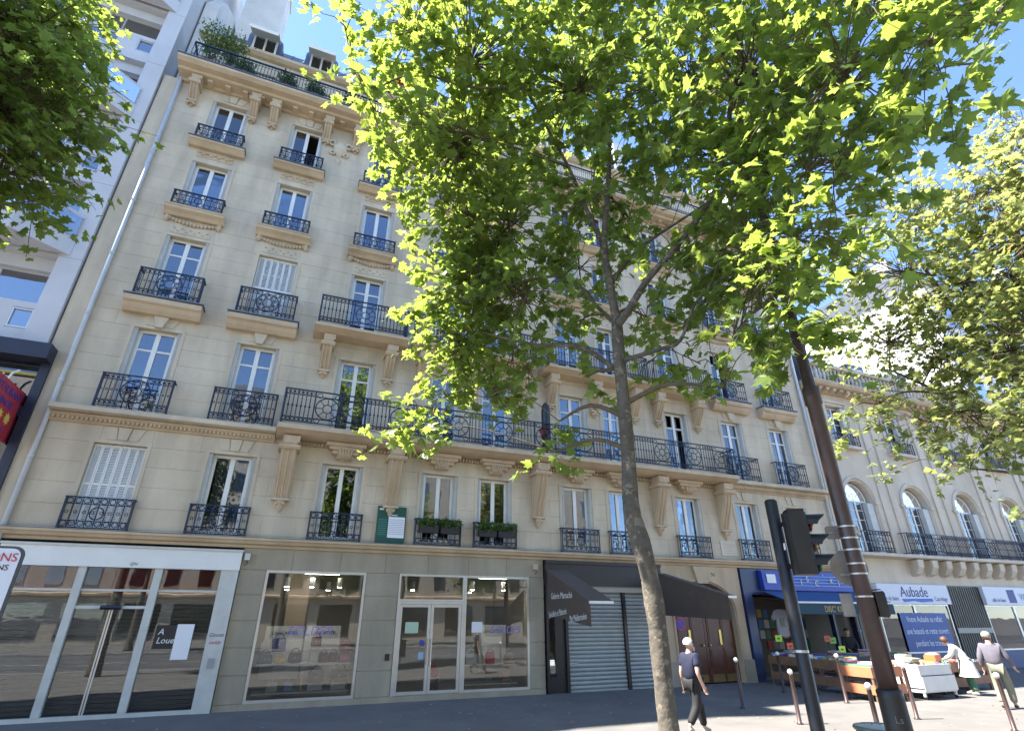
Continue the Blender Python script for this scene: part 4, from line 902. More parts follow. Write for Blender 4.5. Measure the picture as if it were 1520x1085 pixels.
# taller houses behind: their sunlit party walls rise over the mansion
for nm, lab, x0, x1, y0, y1, h in (('rear_house', 'tall white party wall rising behind the arcaded mansion', 43.5, 60, 2.5, 16, 26), ('rear_house', 'tall pale house closing the view behind the mansion roof', 30, 43, 15, 26, 27)):
    t = thing(nm, lab, 'building', ((x0 + x1) / 2, y0, 0))
    MB().box(x0, x1, y0, y1, 0, h).build('wall', mat('sunlit_render', (.72, .7, .66), .9, var=.05, vscale=.5), t)
    MB().prism([(y0 + .3, h), (y0 + 2, h + 3), (y1 - 2, h + 3), (y1 - .3, h)], x0 + .5, x1 - .01, 'x').build('roof', SLATE, t)
    wm_ = MB().box(-.6, .6, -.03, .03, 0, 1.9).mesh('window', BLUEG)
    for zf in range(5):
        for k in range(4): link('window', wm_, t, (x0 + 2 + k * (x1 - x0 - 4) / 3, y0 - .01, 10 + zf * 3.1))
    MB().box(x0 + 2, x0 + 2.8, y0 + 3, y0 + 7, h, h + 5).build('chimney', PLASTER, t)
# houses across the street: seen only as reflections in the shop windows
for i, (x0, x1, h) in enumerate(((-40, -14, 21), (-14, 12, 23), (12, 40, 20))):
    t = thing('opposite_house', ('pale stone house across the street with grey roof, ' + ('facing the concrete block', 'facing the bag shop', 'facing the mansion')[i]), 'building', ((x0 + x1) / 2, -45, 0), 0, 'houses across the street')
    MB().box(x0, x1 - .05, -56, -45, 0, h).build('wall', STONE_R, t); MB().prism([(-45.5, h), (-47, h + 3.5), (-54, h + 3.5), (-55.5, h)], x0 + .1, x1 - .1, 'x').build('roof', SLATE, t)
    wm_ = MB().box(-.6, .6, -.04, .04, 0, 2.1).mesh('window', BLUEG)
    for zf in range(int((h - 5) / 3.2)):
        for k in range(9): link('window', wm_, t, (x0 + 1.8 + k * (x1 - x0 - 3.6) / 8, -45.0, 4.8 + zf * 3.2))
    for k in range(6): MB().box(x0 + 1 + k * (x1 - x0) / 6, x0 + 4.2 + k * (x1 - x0) / 6, -45.05, -44.98, .3, 3.3).build('shop_window', BLUEG, t)
    MB().prism([(-45, 3.7), (-44.6, 3.9), (-44.6, 4.1), (-45, 4.2)], x0, x1 - .06, 'x').build('cornice', STONE_O, t)
# ------------------------------------------------------------------ plane trees
LO = [(0, 0), (.10, .06), (.32, -.02), (.30, .16), (.52, .30), (.33, .40), (.36, .62), (.17, .58), (0, 1.0), (-.17, .58), (-.36, .62), (-.33, .40), (-.52, .30), (-.30, .16), (-.32, -.02), (-.10, .06)]
LF = [(0, 1, 4), (1, 2, 3), (1, 3, 4), (0, 4, 5), (0, 5, 7), (5, 6, 7), (0, 7, 8), (0, 8, 9), (0, 9, 11), (9, 10, 11), (0, 11, 12), (0, 12, 15), (15, 12, 13), (15, 13, 14)]
def leaf_frame(p, nrm, tip, s, rg):
    nrm = nrm.normalized(); tip = (tip - nrm * tip.dot(nrm)); tip = tip.normalized() if tip.length > 1e-4 else nrm.orthogonal().normalized()
    sd = tip.cross(nrm); return Matrix(((sd.x * s, tip.x * s, nrm.x * s, p.x), (sd.y * s, tip.y * s, nrm.y * s, p.y), (sd.z * s, tip.z * s, nrm.z * s, p.z), (0, 0, 0, 1)))
def leaf_local(var):
    rg = random.Random(var); f, c, tw = rg.uniform(.05, .55), rg.uniform(-.15, .35), rg.uniform(-.35, .35)
    return [Vector((x * rg.uniform(.88, 1.1), y * rg.uniform(.92, 1.06), -abs(x) * f - c * y * y + tw * x * y + rg.uniform(-.03, .03))) for x, y in LO]
LMESH = []
for v_ in range(8):
    b_ = MB(); b_.add(leaf_local(v_), LF); LMESH.append(b_.v)
def grow(tree, trunk_pts, trunk_r, limbs, lobes, seed, size, dens, leafmat, n_near=0, camp=None):
    rg = random.Random(seed); base = off(tree)
    tk = MB()
    def smooth(pts, rs, n=4):
        P = [Vector(p) for p in pts]; out = []; ro = []
        for i in range(len(P) - 1):
            p0, p1, p2, p3 = P[max(i - 1, 0)], P[i], P[i + 1], P[min(i + 2, len(P) - 1)]
            for j in range(n):
                t = j / n; out.append(.5 * ((2 * p1) + (p2 - p0) * t + (2 * p0 - 5 * p1 + 4 * p2 - p3) * t * t + (3 * p1 - p0 - 3 * p2 + p3) * t ** 3)); ro.append(rs[i] + (rs[i + 1] - rs[i]) * t)
        return out + [P[-1]], ro + [rs[-1]]
    pts, rs = smooth(trunk_pts, trunk_r, 8)
    rs = [r * (1 + .13 * noise.noise(p * 2.9) + .05 * noise.noise(p * 9)) for p, r in zip(pts, rs)]
    tk.tube(pts, rs, 14)
    skel = list(zip(pts, rs))
    for lp, lr in limbs:
        pts, rs = smooth(lp, [lr[0] + (lr[1] - lr[0]) * i / (len(lp) - 1) for i in range(len(lp))])
        tk.tube(pts, rs, 9); skel += list(zip(pts, rs))
    tk.build('trunk', BARK, tree, True)
    br = MB(); leaves = []
    top = max(p.z for p, r in skel)
    lo = sorted(lobes, key=lambda q: min((Vector(q[:3]) - p).length for p, r in skel))
    for (x, y, z_, rad, dn_) in lo:
        c = Vector((x, y, z_))
        cand = [(p, r) for p, r in skel if p.z < z_ + .4] or skel
        bp, br_ = min(cand, key=lambda q: (q[0] - c).length + max(0, q[0].z - z_) * 1.5)
        mid = (bp + c) / 2 + Vector((rg.uniform(-.15, .15), rg.uniform(-.15, .15), rg.uniform(.05, .3))) * min(1, (c - bp).length)
        r0 = min(br_ * .7, .035 + .02 * rad); sp_, sr = smooth([bp, mid, c], [r0, r0 * .75, .012])
        br.tube(sp_, sr, 6); skel += list(zip(sp_, sr))
        nt_ = max(3, int(4.19 * rad ** 3 * dens * dn_ / 8))
        for k in range(nt_):
            d = Vector((rg.gauss(0, 1), rg.gauss(0, 1), rg.gauss(0, 1))).normalized(); q = max(.1, rad - .2) * rg.random() ** .42
            s0 = c + d * q * Vector((1, 1, .85)).length / 1.65
            src = sp_[rg.randrange(len(sp_) // 2, len(sp_))]
            tl = rg.uniform(.35, .7); dr_ = (d + Vector((rg.uniform(-.5, .5), rg.uniform(-.5, .5), rg.uniform(-.9, .1)))).normalized()
            e = s0 + dr_ * tl
            if q > .15: br.tube([src, (src + s0) / 2 + Vector((0, 0, .08)), s0, e], [.011, .008, .006, .003], 3, False)
            m_ = rg.randint(6, 10)
            for i in range(m_):
                t = (i + .5) / m_; p = s0.lerp(e, t) + Vector((rg.uniform(-.09, .09), rg.uniform(-.09, .09), rg.uniform(-.1, .06)))
                side = Vector((rg.gauss(0, 1), rg.gauss(0, 1), -.35 + rg.gauss(0, .35)))
                nrm = Vector((rg.gauss(0, .55), rg.gauss(0, .55), 1.0)) + d * .35
                leaves.append((p, leaf_frame(p, nrm, side, size * rg.uniform(.5, 1.2), rg), rg.randrange(8)))
    br.build('branches', TWIG, tree, True)
    if n_near:
        leaves.sort(key=lambda q: (q[0] - camp).length)
        meshes = []
        for v in LMESH:
            me = bpy.data.meshes.new('leaf'); me.from_pydata(v, [], LF); me.materials.append(leafmat); me.update(); meshes.append(me)
        for p, M, v in leaves[:n_near]:
            o = bpy.data.objects.new('leaf', meshes[v]); COL.objects.link(o); o.parent = tree; o.matrix_local = Matrix.Translation(-base) @ M
        leaves = leaves[n_near:]
    vs = []; fs_ = []
    for p, M, v in leaves:
        k = len(vs); vs += [tuple(M @ Vector(a) - base) for a in LMESH[v]]; fs_ += [tuple(i + k for i in f) for f in LF]
    me = bpy.data.meshes.new('crown'); me.from_pydata(vs, [], fs_); me.materials.append(leafmat); me.update()
    link('crown', me, tree, kind='stuff')
    return len(leaves)
CAMP = Vector(cam.location)

MAIN = [(1.76,-11.32,11.58,1.69,1.10),(0.57,-11.78,11.18,1.01,1.15),(-0.42,-12.11,10.09,0.56,1.03),(-0.12,-11.98,9.36,0.45,1.03),(0.20,-11.76,8.99,0.56,1.15),(0.80,-11.36,9.50,0.90,1.38),(0.41,-11.77,8.38,0.39,1.15),(1.81,-10.53,9.99,1.46,1.61),(2.01,-10.23,8.69,1.12,1.84),(2.25,-10.06,7.39,1.12,1.72),(2.30,-9.84,6.31,0.96,1.61),(1.74,-9.93,6.41,0.51,1.49),(1.96,-9.98,5.34,0.56,1.38),(1.24,-10.06,4.61,0.36,2.07),(1.52,-10.00,5.04,0.45,1.84),(2.58,-10.29,5.32,0.51,1.38),(1.80,-10.06,5.06,0.45,1.49),(2.77,-10.84,8.45,1.24,1.10),(3.02,-10.83,6.86,1.12,0.90),(2.98,-10.32,5.97,0.62,1.00),(3.29,-11.33,4.68,0.25,1.20),(3.23,-11.30,4.24,0.18,1.40),(3.56,-11.88,11.07,1.69,1.00),(3.92,-11.70,8.73,1.24,0.75),(4.45,-13.15,10.11,1.57,0.90),(5.12,-12.39,9.01,1.24,0.60),(5.10,-12.21,7.17,1.01,0.55),(4.74,-12.19,5.67,0.45,0.70),(3.82,-11.25,5.48,0.34,0.70),(4.90,-14.42,9.01,1.46,1.00),(5.49,-13.69,7.95,1.35,1.00),(5.30,-13.44,6.75,1.12,1.00),(5.04,-13.65,5.70,0.90,1.00),(5.00,-12.75,4.91,0.37,1.10),(4.69,-14.11,5.80,0.56,1.20),(4.68,-14.11,5.22,0.51,1.30),(4.77,-14.04,6.37,0.56,1.10),(4.94,-14.08,5.16,0.56,0.94),(4.93,-14.06,4.74,0.34,1.02),(4.83,-13.75,4.95,0.45,1.10),(5.04,-15.38,7.83,1.24,0.85),(5.39,-14.81,7.13,1.01,0.94),(5.07,-14.47,6.13,0.79,0.94),(4.96,-16.15,7.22,0.84,0.85),(5.22,-15.52,6.83,0.51,0.85),(4.96,-16.63,6.93,0.56,0.85),(5.11,-16.28,6.74,0.31,0.85),(5.38,-15.06,6.53,0.56,0.85),(2.89,-12.01,14.47,1.69,0.90),(4.70,-13.77,13.06,1.69,0.90),(5.19,-15.45,10.42,1.57,0.80),(1.27,-11.67,14.12,1.35,1.03),(4.99,-16.26,8.33,1.24,0.80),(4.00,-10.96,7.71,0.90,0.90),(5.04,-11.27,8.85,0.90,0.80),(4.85,-11.55,6.61,0.67,1.00),(5.37,-12.32,6.31,0.84,1.10),(5.85,-12.34,8.12,0.90,1.00),(3.96,-10.67,6.50,0.67,1.10),(4.71,-11.59,5.72,0.45,1.00),(3.29,-10.45,5.72,0.51,1.10),(5.06,-12.34,5.45,0.51,1.10),(2.80,-10.13,7.64,0.90,1.10),(2.58,-10.17,5.36,0.45,1.00),(1.09,-10.04,4.65,0.25,1.61),(5.91,-13.12,6.44,0.79,1.00),(5.90,-10.09,16.93,1.80,0.70),(8.05,-11.86,12.91,1.57,0.50),(3.02,-8.42,13.29,1.46,0.80),(3.50,-15.20,12.60,1.50,0.45),(2.20,-14.00,12.60,1.40,0.45),(4.80,-15.80,11.60,1.20,0.50),(3.20,-13.40,13.20,1.50,0.40),(5.30,-13.80,13.80,1.70,0.50),(3.60,-10.40,13.60,1.60,0.40)]  # last lobes: crown top out of view, added to shade the leaves below
LEFT_L = [(-4.56,-11.02,9.30,1.30,1.30),(-4.27,-10.95,9.58,0.60,1.20),(-4.05,-10.93,8.75,0.75,1.30),(-4.11,-10.97,7.90,1.20,1.30),(-3.69,-10.84,8.19,0.60,1.30),(-3.39,-10.80,8.00,0.35,1.20),(-3.87,-10.83,7.01,0.80,1.20),(-3.55,-10.77,7.19,0.35,1.20),(-3.34,-10.88,6.83,0.22,1.20),(-3.70,-11.08,6.39,0.40,1.10),(-3.40,-10.91,6.53,0.20,1.20),(-4.84,-11.23,8.06,1.60,1.00),(-4.67,-11.10,6.85,1.50,1.00),(-5.31,-11.09,9.56,1.70,1.00),(-5.61,-11.08,8.07,2.00,1.00),(-5.64,-10.85,11.04,1.80,1.00),(-6.34,-11.21,9.32,2.00,1.00)]
RIGHT_L = [(12.07,-11.55,11.34,0.90,0.90),(12.46,-12.41,10.76,1.10,1.00),(12.31,-13.43,10.22,1.10,1.10),(12.47,-13.94,9.84,1.20,1.20),(12.33,-13.48,8.30,1.30,1.20),(12.12,-10.60,10.16,1.00,0.90),(12.58,-11.46,9.52,1.30,0.95),(12.97,-12.34,8.87,1.40,1.00),(12.26,-9.86,9.01,0.80,0.80),(12.71,-10.61,8.14,1.20,0.95),(12.71,-11.74,7.43,1.30,1.00),(13.03,-12.48,7.14,1.30,1.20),(12.38,-9.13,8.20,0.40,0.80),(11.96,-10.32,6.57,0.70,1.10),(11.62,-9.79,6.46,0.30,1.20),(11.51,-9.63,5.92,0.25,1.20),(11.75,-9.98,6.01,0.40,1.10),(12.31,-10.94,5.94,0.90,1.10),(12.26,-11.95,5.75,1.00,1.20),(11.60,-10.69,5.04,0.30,1.20),(11.92,-11.26,4.93,0.40,1.20),(12.09,-11.60,4.80,0.35,1.20),(11.99,-12.58,5.24,0.80,1.10),(10.90,-12.58,3.63,0.25,1.20),(11.51,-14.20,6.28,1.80,1.00),(11.67,-14.81,8.64,1.80,1.00),(12.21,-14.93,10.73,1.30,1.00),(10.59,-14.63,4.82,1.50,1.00)]
TRK = [(4.14,-11.95,1.09),(4.13,-11.95,1.62),(4.13,-11.95,2.09),(4.11,-11.93,2.60),(4.05,-11.89,3.06),(4.00,-11.85,3.39),(4.01,-11.86,3.91),(4.02,-11.87,4.37),(4.02,-11.87,4.85),(4.02,-11.87,5.47),(4.03,-11.88,6.13)]
L0 = [(4.06,-11.84,6.14),(4.02,-11.81,6.89),(4.00,-11.79,7.68),(4.12,-11.88,8.80),(4.23,-11.96,10.22),(4.33,-12.04,12.66),(4.55,-12.21,15.34)]
L1 = [(3.93,-12.05,6.00),(4.06,-12.14,6.20),(4.32,-12.35,6.69),(4.68,-12.67,7.18),(5.13,-13.13,7.98),(5.35,-13.40,9.01),(5.56,-13.68,10.34),(5.85,-14.14,11.62)]
L2 = [(4.07,-11.72,7.59),(3.83,-11.56,8.59),(3.67,-11.46,9.36),(3.45,-11.34,10.11),(2.84,-11.04,11.94),(1.90,-10.71,13.36)]
L3 = [(4.08,-11.67,5.48),(3.75,-11.46,5.83),(3.52,-11.32,5.93),(3.11,-11.11,5.96),(2.54,-10.86,6.11)]
L4 = [(4.01,-11.99,5.47),(4.42,-12.30,5.58),(4.63,-12.49,5.67),(4.89,-12.73,6.31),(5.32,-13.21,6.63)]
L5 = [(4.17,-11.61,6.31),(3.94,-11.45,6.71),(3.82,-11.38,6.98),(3.38,-11.13,7.29),(2.56,-10.77,7.04),(2.05,-10.59,6.76)]
L6 = [(4.97,-13.26,7.75),(5.27,-13.62,7.79),(5.74,-14.34,8.18),(6.11,-15.10,8.65)]
L7 = [(4.04,-11.76,6.86),(4.28,-11.94,7.26),(4.56,-12.15,7.58),(5.08,-12.64,7.94),(5.45,-13.04,8.18)]
L8 = [(2.57,-11.96,10.47),(1.69,-11.64,10.42),(0.79,-11.45,10.53),(0.18,-11.40,9.94)]
T1 = thing('plane_tree', 'slim plane tree with bent trunk and wide bright green crown before the bag shop', 'tree', (4.14, -11.95, 0), 0, 'plane trees along the kerb')
grow(T1, [(4.2, -12.0, -.02), (4.16, -11.97, .5)] + TRK, [.19, .135, .118, .112, .108, .112, .122, .108, .098, .092, .088, .086, .084],
     [(L0, (.07, .02)), (L1, (.062, .02)), (L2, (.042, .014)), (L3, (.042, .015)), (L4, (.036, .013)), (L5, (.036, .013)), (L6, (.035, .012)), (L7, (.04, .012)), (L8, (.03, .01))],
     MAIN, 11, .195, 58, LEAF, 290, CAMP)
T2 = thing('plane_tree', 'plane tree whose dark crown hangs before the white concrete block', 'tree', (-6.4, -11.9, 0), 0, 'plane trees along the kerb')
grow(T2, [(-6.4, -11.9, -.02), (-6.38, -11.9, 2), (-6.3, -11.8, 4.5), (-6.2, -11.7, 6.5)], [.27, .19, .17, .14],
     [([(-6.2, -11.7, 6.3), (-5.4, -11.3, 7.4), (-4.4, -10.9, 8.4)], (.09, .03)), ([(-6.2, -11.7, 6.4), (-6.5, -11.6, 9), (-6.2, -11.4, 12)], (.1, .03)), ([(-6.25, -11.75, 5.5), (-5.2, -11.2, 6.3), (-4.0, -10.9, 6.9)], (.06, .02))],
     LEFT_L, 12, .15, 88, LEAF)
T3 = thing('plane_tree', 'plane tree with pale lit crown hanging before the arcaded mansion', 'tree', (14.6, -12.2, 0), 0, 'plane trees along the kerb')
grow(T3, [(14.6, -12.2, -.02), (14.6, -12.2, 2), (14.5, -12.1, 5), (14.3, -12.1, 7)], [.3, .21, .19, .15],
     [([(14.3, -12.1, 6.8), (13.4, -11.9, 8), (12.6, -11.9, 9.6)], (.1, .03)), ([(14.3, -12.1, 6.8), (14.2, -12.4, 9), (13.8, -12.8, 11.5)], (.1, .03)), ([(14.4, -12.1, 5.6), (13.3, -11.4, 6.4), (12.4, -10.6, 7.4)], (.07, .02))],
     RIGHT_L, 13, .17, 72, LEAF2)
def copy_tree(src, loc, rz, label, sc=1.):
    c = src.copy(); COL.objects.link(c); c.location = loc; c.rotation_euler.z = rz; c.scale = (sc,) * 3; c['label'] = label; c['group'] = 'plane trees across the street'
    for ch in src.children:
        if ch.name.startswith('leaf'): continue
        k = ch.copy(); COL.objects.link(k); k.parent = c
    return c
for i, (x, rz) in enumerate(((-9, .6), (0.5, 2.2), (10, 4.0), (19.5, 5.2))):
    copy_tree(T3 if i % 2 else T2, (x, -31.5, 0), rz, 'plane tree in front of the houses across the street, ' + ('opposite the concrete block', 'opposite the bag shop', 'opposite the carriage door', 'opposite the mansion')[i], 1.05)
# ------------------------------------------------------------------ plants and loose things on the building
def foliage(name, parent, pts, n, r, size, m, seed, up=.3):
    rg = random.Random(seed); vs = []; fs_ = []; b0 = off(parent)
    for i in range(n):
        c = Vector(rg.choice(pts)); d = Vector((rg.gauss(0, 1), rg.gauss(0, 1), rg.gauss(0, 1))).normalized() * r * rg.random() ** .5
        p = c + d; t = Vector((rg.gauss(0, 1), rg.gauss(0, 1), rg.gauss(up, .8))).normalized(); s_ = t.orthogonal().normalized(); s_ = (Matrix.Rotation(rg.uniform(0, 6.28), 3, t) @ s_); l_ = size * rg.uniform(.6, 1.3)
        k = len(vs); vs += [tuple(p - b0), tuple(p + t * l_ * .5 + s_ * l_ * .22 - b0), tuple(p + t * l_ - b0), tuple(p + t * l_ * .5 - s_ * l_ * .22 - b0)]; fs_.append((k, k + 1, k + 2, k + 3))
    me = bpy.data.meshes.new(name); me.from_pydata(vs, [], fs_); me.materials.append(m); me.update(); return link(name, me, parent, kind='stuff')
POT = mat('dark_planter_plastic', (.02, .02, .022), .5)
PNAMES = ('tall grassy green plants', 'feathery green plants', 'bushy herbs', 'green and rust flowering plants')
for i, (x, zz) in enumerate(((4.2, 4.72), (4.9, 4.72), (6.2, 4.7), (6.9, 4.7))):
    t = thing('window_box', 'black window box of %s on the first floor railing' % PNAMES[i], 'window box', (x, -.29, zz - .12), 0, 'window boxes over the bag shop')
    MB().prism([(-.38, zz + .1), (-.36, zz - .1), (-.22, zz - .1), (-.2, zz + .1)], x - .31, x + .31, 'x').build('box', POT, t)
    foliage('foliage', t, [(x + k * .1 - .25, -.29, zz + .16 + .05 * (k % 2)) for k in range(6)], 320, .17, .12, LEAF3, 30 + i, .7)
TERR = [(-5.9, 2.0, 'tall bamboo in a terracotta pot at the terrace corner', 1.5), (-5.2, 1.7, 'leafy bamboo clump beside the corner pot on the terrace', 1.2), (-4.6, .55, 'low dark shrub behind the terrace railing beside the bamboo', .5), (-3.0, .6, 'clipped round shrub on the terrace below the first dormers', .5), (-1.9, .75, 'trailing green plant tied to the terrace railing', .6), (-.4, .75, 'dark conifer shrub on the terrace below the white awning', .6), (1.4, .8, 'broad leaved shrub on the terrace under the red awning', .6), (3.2, .8, 'wide green hedge pot on the terrace past the red awning', .7), (20.0, .7, 'green shrub at the far end of the roof terrace', .7)]
for i, (x, h, lab, r) in enumerate(TERR):
    t = thing('terrace_plant', lab, 'plant', (x, -.45, 21.39), 0, 'potted plants on the roof terrace')
    MB().lathe([(.16, 0), (.22, .35), (.24, .36), (.24, .42)], (x, -.45, 21.39), 12).build('pot', MATS['terracotta'], t, True)
    st = MB(); pts = []
    for k in range(7):
        a = k * .9; e = (x + .3 * r * math.cos(a), -.45 + .2 * math.sin(a), 21.8 + h * (1.0 if r > 1 else .6)); st.tube([(x, -.45, 21.75), e], .01, 4)
        pts += [tuple(Vector((x, -.45, 21.9)).lerp(Vector(e), q)) for q in (.3, .55, .75, .95)]
    st.build('stems', TWIG, t); foliage('foliage', t, pts, 1000, .36, .13, LEAF3, 60 + i, .2)
pb = thing('permit_board', 'dark green planning permit board with white sheet fixed above the bag shop', 'board', (3.02, -.05, 4.27))
GRB = mat('board_green', (.01, .075, .055), .45)
MB().box(2.57, 3.48, -.09, -.04, 4.27, 5.4).build('panel', GRB, pb); sh_ = MB().box(2.93, 3.45, -.096, -.091, 4.44, 5.08).build('sheet', MATS['paper'], pb)
for k in range(9): MB().box(2.95, 3.43, -.0985, -.0965, 4.55 + k * .055, 4.562 + k * .055).build('ruled_line', GRT, pb)
for k in range(8): MB().box(2.62, 2.88, -.0935, -.0905, 4.52 + k * .065, 4.535 + k * .065).build('entry_line', mat('board_print', (.1, .3, .24), .6), pb)
MB().box(2.62, 2.76, -.094, -.0905, 5.28, 5.33).build('crest_mark', WI, pb); MB().box(2.95, 3.2, -.094, -.0905, 5.12, 5.145).build('title_line', WI, pb); MB().box(3.0, 3.12, -.094, -.0905, 5.3, 5.325).build('title_line', WI, pb)
pa = thing('folded_parasol', 'dark folded parasol upright on the long balcony with a red cloth', 'parasol', (8.35, -.62, 7.6))
MB().lathe([(.06, .05), (.12, .15), (.17, .5), (.17, 1.6), (.14, 1.85), (.05, 1.98)], (8.35, -.6, 7.6), 10).build('canopy', BLKM, pa, True); MB().lathe([(.025, 0), (.025, .06)], (8.35, -.6, 7.6), 8).build('pole', BLKM, pa)
foliage('red_cloth', pa, [(8.12, -.72, 8.25), (8.15, -.72, 8.4)], 60, .1, .12, mat('red_cloth', (.35, .05, .04), .9), 5)
# ------------------------------------------------------------------ street furniture
BALLW = mat('white_ball_paint', (.8, .8, .78), .35)
def bollard(x, y, h, lab, ball=True, grp='bollards on the pavement'):
    t = thing('bollard', lab, 'bollard', (x, y, 0), 0, grp)
    MB().lathe([(.075, 0), (.075, .02), (.045, .04), (.042, h - .12), (.047, h - .11), (.03, h - .1)], (x, y, 0), 12).build('post', BRN, t, True)
    if ball: MB().lathe([(.02, -.055), (.045, -.04), (.06, 0), (.045, .04), (.01, .06)], (x, y, h - .05), 12).build('ball', BALLW, t, True)
    else: MB().lathe([(.042, -.1), (.045, -.02), (.02, .02)], (x, y, h - .05), 12).build('cap', BRN, t, True)
bollard(11.96, -4.61, 1.18, 'brown bollard with white ball before the oak carriage door')
bollard(15.39, -4.97, 1.22, 'brown bollard with white ball beside the terracotta crates')
bollard(14.58, -7.44, 1.12, 'plain brown bollard without a ball before the white record table', False)
bollard(15.0, -9.2, 1.08, 'brown bollard with white ball near the man in the purple grey jumper')
bollard(11.46, -6.86, 1.08, 'brown bollard with white ball beside the traffic light post')
bollard(15.6, -2.6, 1.15, 'brown bollard with white ball in the shade of the record bins')
bollard(16.2, -3.3, 1.1, 'brown bollard with white ball touching the end of the record bins')
bollard(10.51, -9.5, 1.08, 'brown bollard with white ball between the litter bin and the lamp post')
# traffic light seen from behind
tx, ty = 5.2, -12.93
TL = thing('traffic_light', 'black traffic light on a round post seen from behind', 'traffic light', (tx, ty, 0))
MB().lathe([(.13, 0), (.13, .9), (.09, .95), (.08, 1.0), (.068, 1.05), (.068, 3.42), (.05, 3.44)], (tx, ty, 0), 16).build('post', BLACKP, TL, True)
MB().lathe([(.073, 0), (.073, .025)], (tx, ty, 1.86), 16).build('band', mat('steel_band', (.5, .48, .45), .4, .7), TL)
fx, fy = math.cos(R(-34)), math.sin(R(-34))             # the lamps look along the street
def orient(m, px, py):
    m.v = [(px + a * fx - b * fy, py + a * fy + b * fx, c) for a, b, c in m.v]; return m
hx, hy = tx + .03, ty - .26
hd = MB().prism([(-.13, -.15), (.08, -.15), (.12, -.11), (.12, .11), (.08, .15), (-.13, .15), (-.17, .08), (-.17, -.08)], 2.55, 3.3, 'z')
hd.prism([(-.12, -.13), (.1, -.13), (.1, .13), (-.12, .13)], 3.3, 3.34, 'z'); hd.v = [(a * .76, b * .76, 2.92 + (c - 2.92) * .86) for a, b, c in hd.v]; hd = orient(hd, hx, hy).build('head', BLACKP, TL)
for k in range(3):
    zc = 2.71 + k * .21; v = MB(); a0 = [(.1 * math.cos(R(a)), .1 * math.sin(R(a))) for a in range(-10, 191, 20)]
    n_ = len(a0); vs = [(.12, a, zc + b) for a, b in a0] + [(  .36 - .13 * (1 - max(0, b) / .1), a, zc + b) for a, b in a0]
    vs += [(.12, a * .93, zc + b * .93) for a, b in a0] + [(.358 - .13 * (1 - max(0, b) / .1), a * .93, zc + b * .93) for a, b in a0]
    v.add(vs, [(i, i + 1, n_ + i + 1, n_ + i) for i in range(n_ - 1)] + [(2 * n_ + i, 2 * n_ + i + 1, 3 * n_ + i + 1, 3 * n_ + i) for i in range(n_ - 1)]); v.v = [(a * .9 - .02, b * .9, c) for a, b, c in v.v]
    orient(v, hx, hy).build('visor', BLACKP, TL, True)
    ln = MB().prism([(.085 * math.cos(R(a)), zc + .085 * math.sin(R(a))) for a in range(0, 360, 24)], .121, .135, 'x')
    orient(ln, hx, hy).build('lens', mat(('lens_green', 'lens_amber', 'lens_red')[k], ((.02, .12, .06), (.25, .12, .01), (.2, .01, .01))[k], .2), TL)
bk = MB().bar((tx, ty, 2.7), (hx, hy, 2.7), .025).bar((tx, ty, 3.15), (hx, hy, 3.15), .025); bk.build('bracket', BLACKP, TL)
orient(MB().box(-.174, -.1701, -.03, .03, 2.86, 2.93), hx, hy).build('sticker', MATS['paper'], TL)
# lamp post
lx, ly = 5.66, -13.45
LP = thing('lamp_post', 'tall maroon lamp post with a wider black base and strapped sign plates', 'lamp post', (lx, ly, 0))
MB().lathe([(.17, 0), (.17, .12), (.125, .2), (.112, 1.5), (.115, 1.55), (.09, 1.57)], (lx, ly, 0), 20).build('base', BLACKP, LP, True)
MB().lathe([(.088, 1.55), (.082, 2.9), (.078, 4.5), (.096, 4.52), (.096, 4.72), (.068, 4.76), (.064, 7.0), (.055, 11.0)], (lx, ly, 0), 20).build('shaft', BRN, LP, True)
arm = MB().tube([(lx, ly, 10.9), (lx - .1, ly - .3, 11.5), (lx - .25, ly - 1.2, 11.9), (lx - .4, ly - 2.2, 11.95)], [.06, .055, .045, .04], 10).build('arm', BRN, LP, True)
MB().prism([(lx - .55, ly - 2.1), (lx - .25, ly - 2.1), (lx - .3, ly - 2.9), (lx - .5, ly - 2.9)], 11.86, 12.0, 'z').build('lantern', ZINC, LP)
SB = MATS['steel_band']
for zz in (2.4, 2.62, 2.72, 2.86, 2.98, 3.1): MB().lathe([(.087, 0), (.087, .016)], (lx, ly, zz - .02), 18).build('band', SB, LP)
vd = Vector((lx, ly + 17.6, 0)).normalized(); rt = Vector((vd.y, -vd.x, 0))
def plate(nm, pts, d0, d1, m_, par):
    q = MB(); n_ = len(pts); P = lambda u, z_, d: tuple(Vector((lx, ly, z_)) + rt2 * u + nd * d)
    q.add([P(u, z_, d0) for u, z_ in pts] + [P(u, z_, d1) for u, z_ in pts], [tuple(range(n_))[::-1], tuple(range(n_, 2 * n_))] + [(i, (i + 1) % n_, n_ + (i + 1) % n_, n_ + i) for i in range(n_)])
    return q.build(nm, m_, par)
rt2 = Vector((math.cos(R(-35)), math.sin(R(-35)), 0)); nd = Vector((-rt2.y, rt2.x, 0))
GRB2 = mat('grey_sign_back', (.3, .27, .23), .5, .3, var=.2, vscale=5)
for nm, lab, cz, r_, dx in (('road_sign', 'round grey backed road sign strapped to the lamp post', 2.68, .185, -.02),):
    s_ = thing(nm, lab, 'sign', (lx, ly, cz)); plate('disc', [(dx + r_ * math.cos(R(a)), cz + r_ * math.sin(R(a))) for a in range(0, 360, 12)], .16, .17, GRB2, s_)
    plate('face', [(dx + (r_ - .01) * math.cos(R(a)), cz + (r_ - .01) * math.sin(R(a))) for a in range(0, 360, 12)], .171, .174, MATS['sign_red'], s_); plate('rail', [(-.13, cz - .08), (.11, cz - .08), (.11, cz - .06), (-.13, cz - .06)], .14, .159, SB, s_)
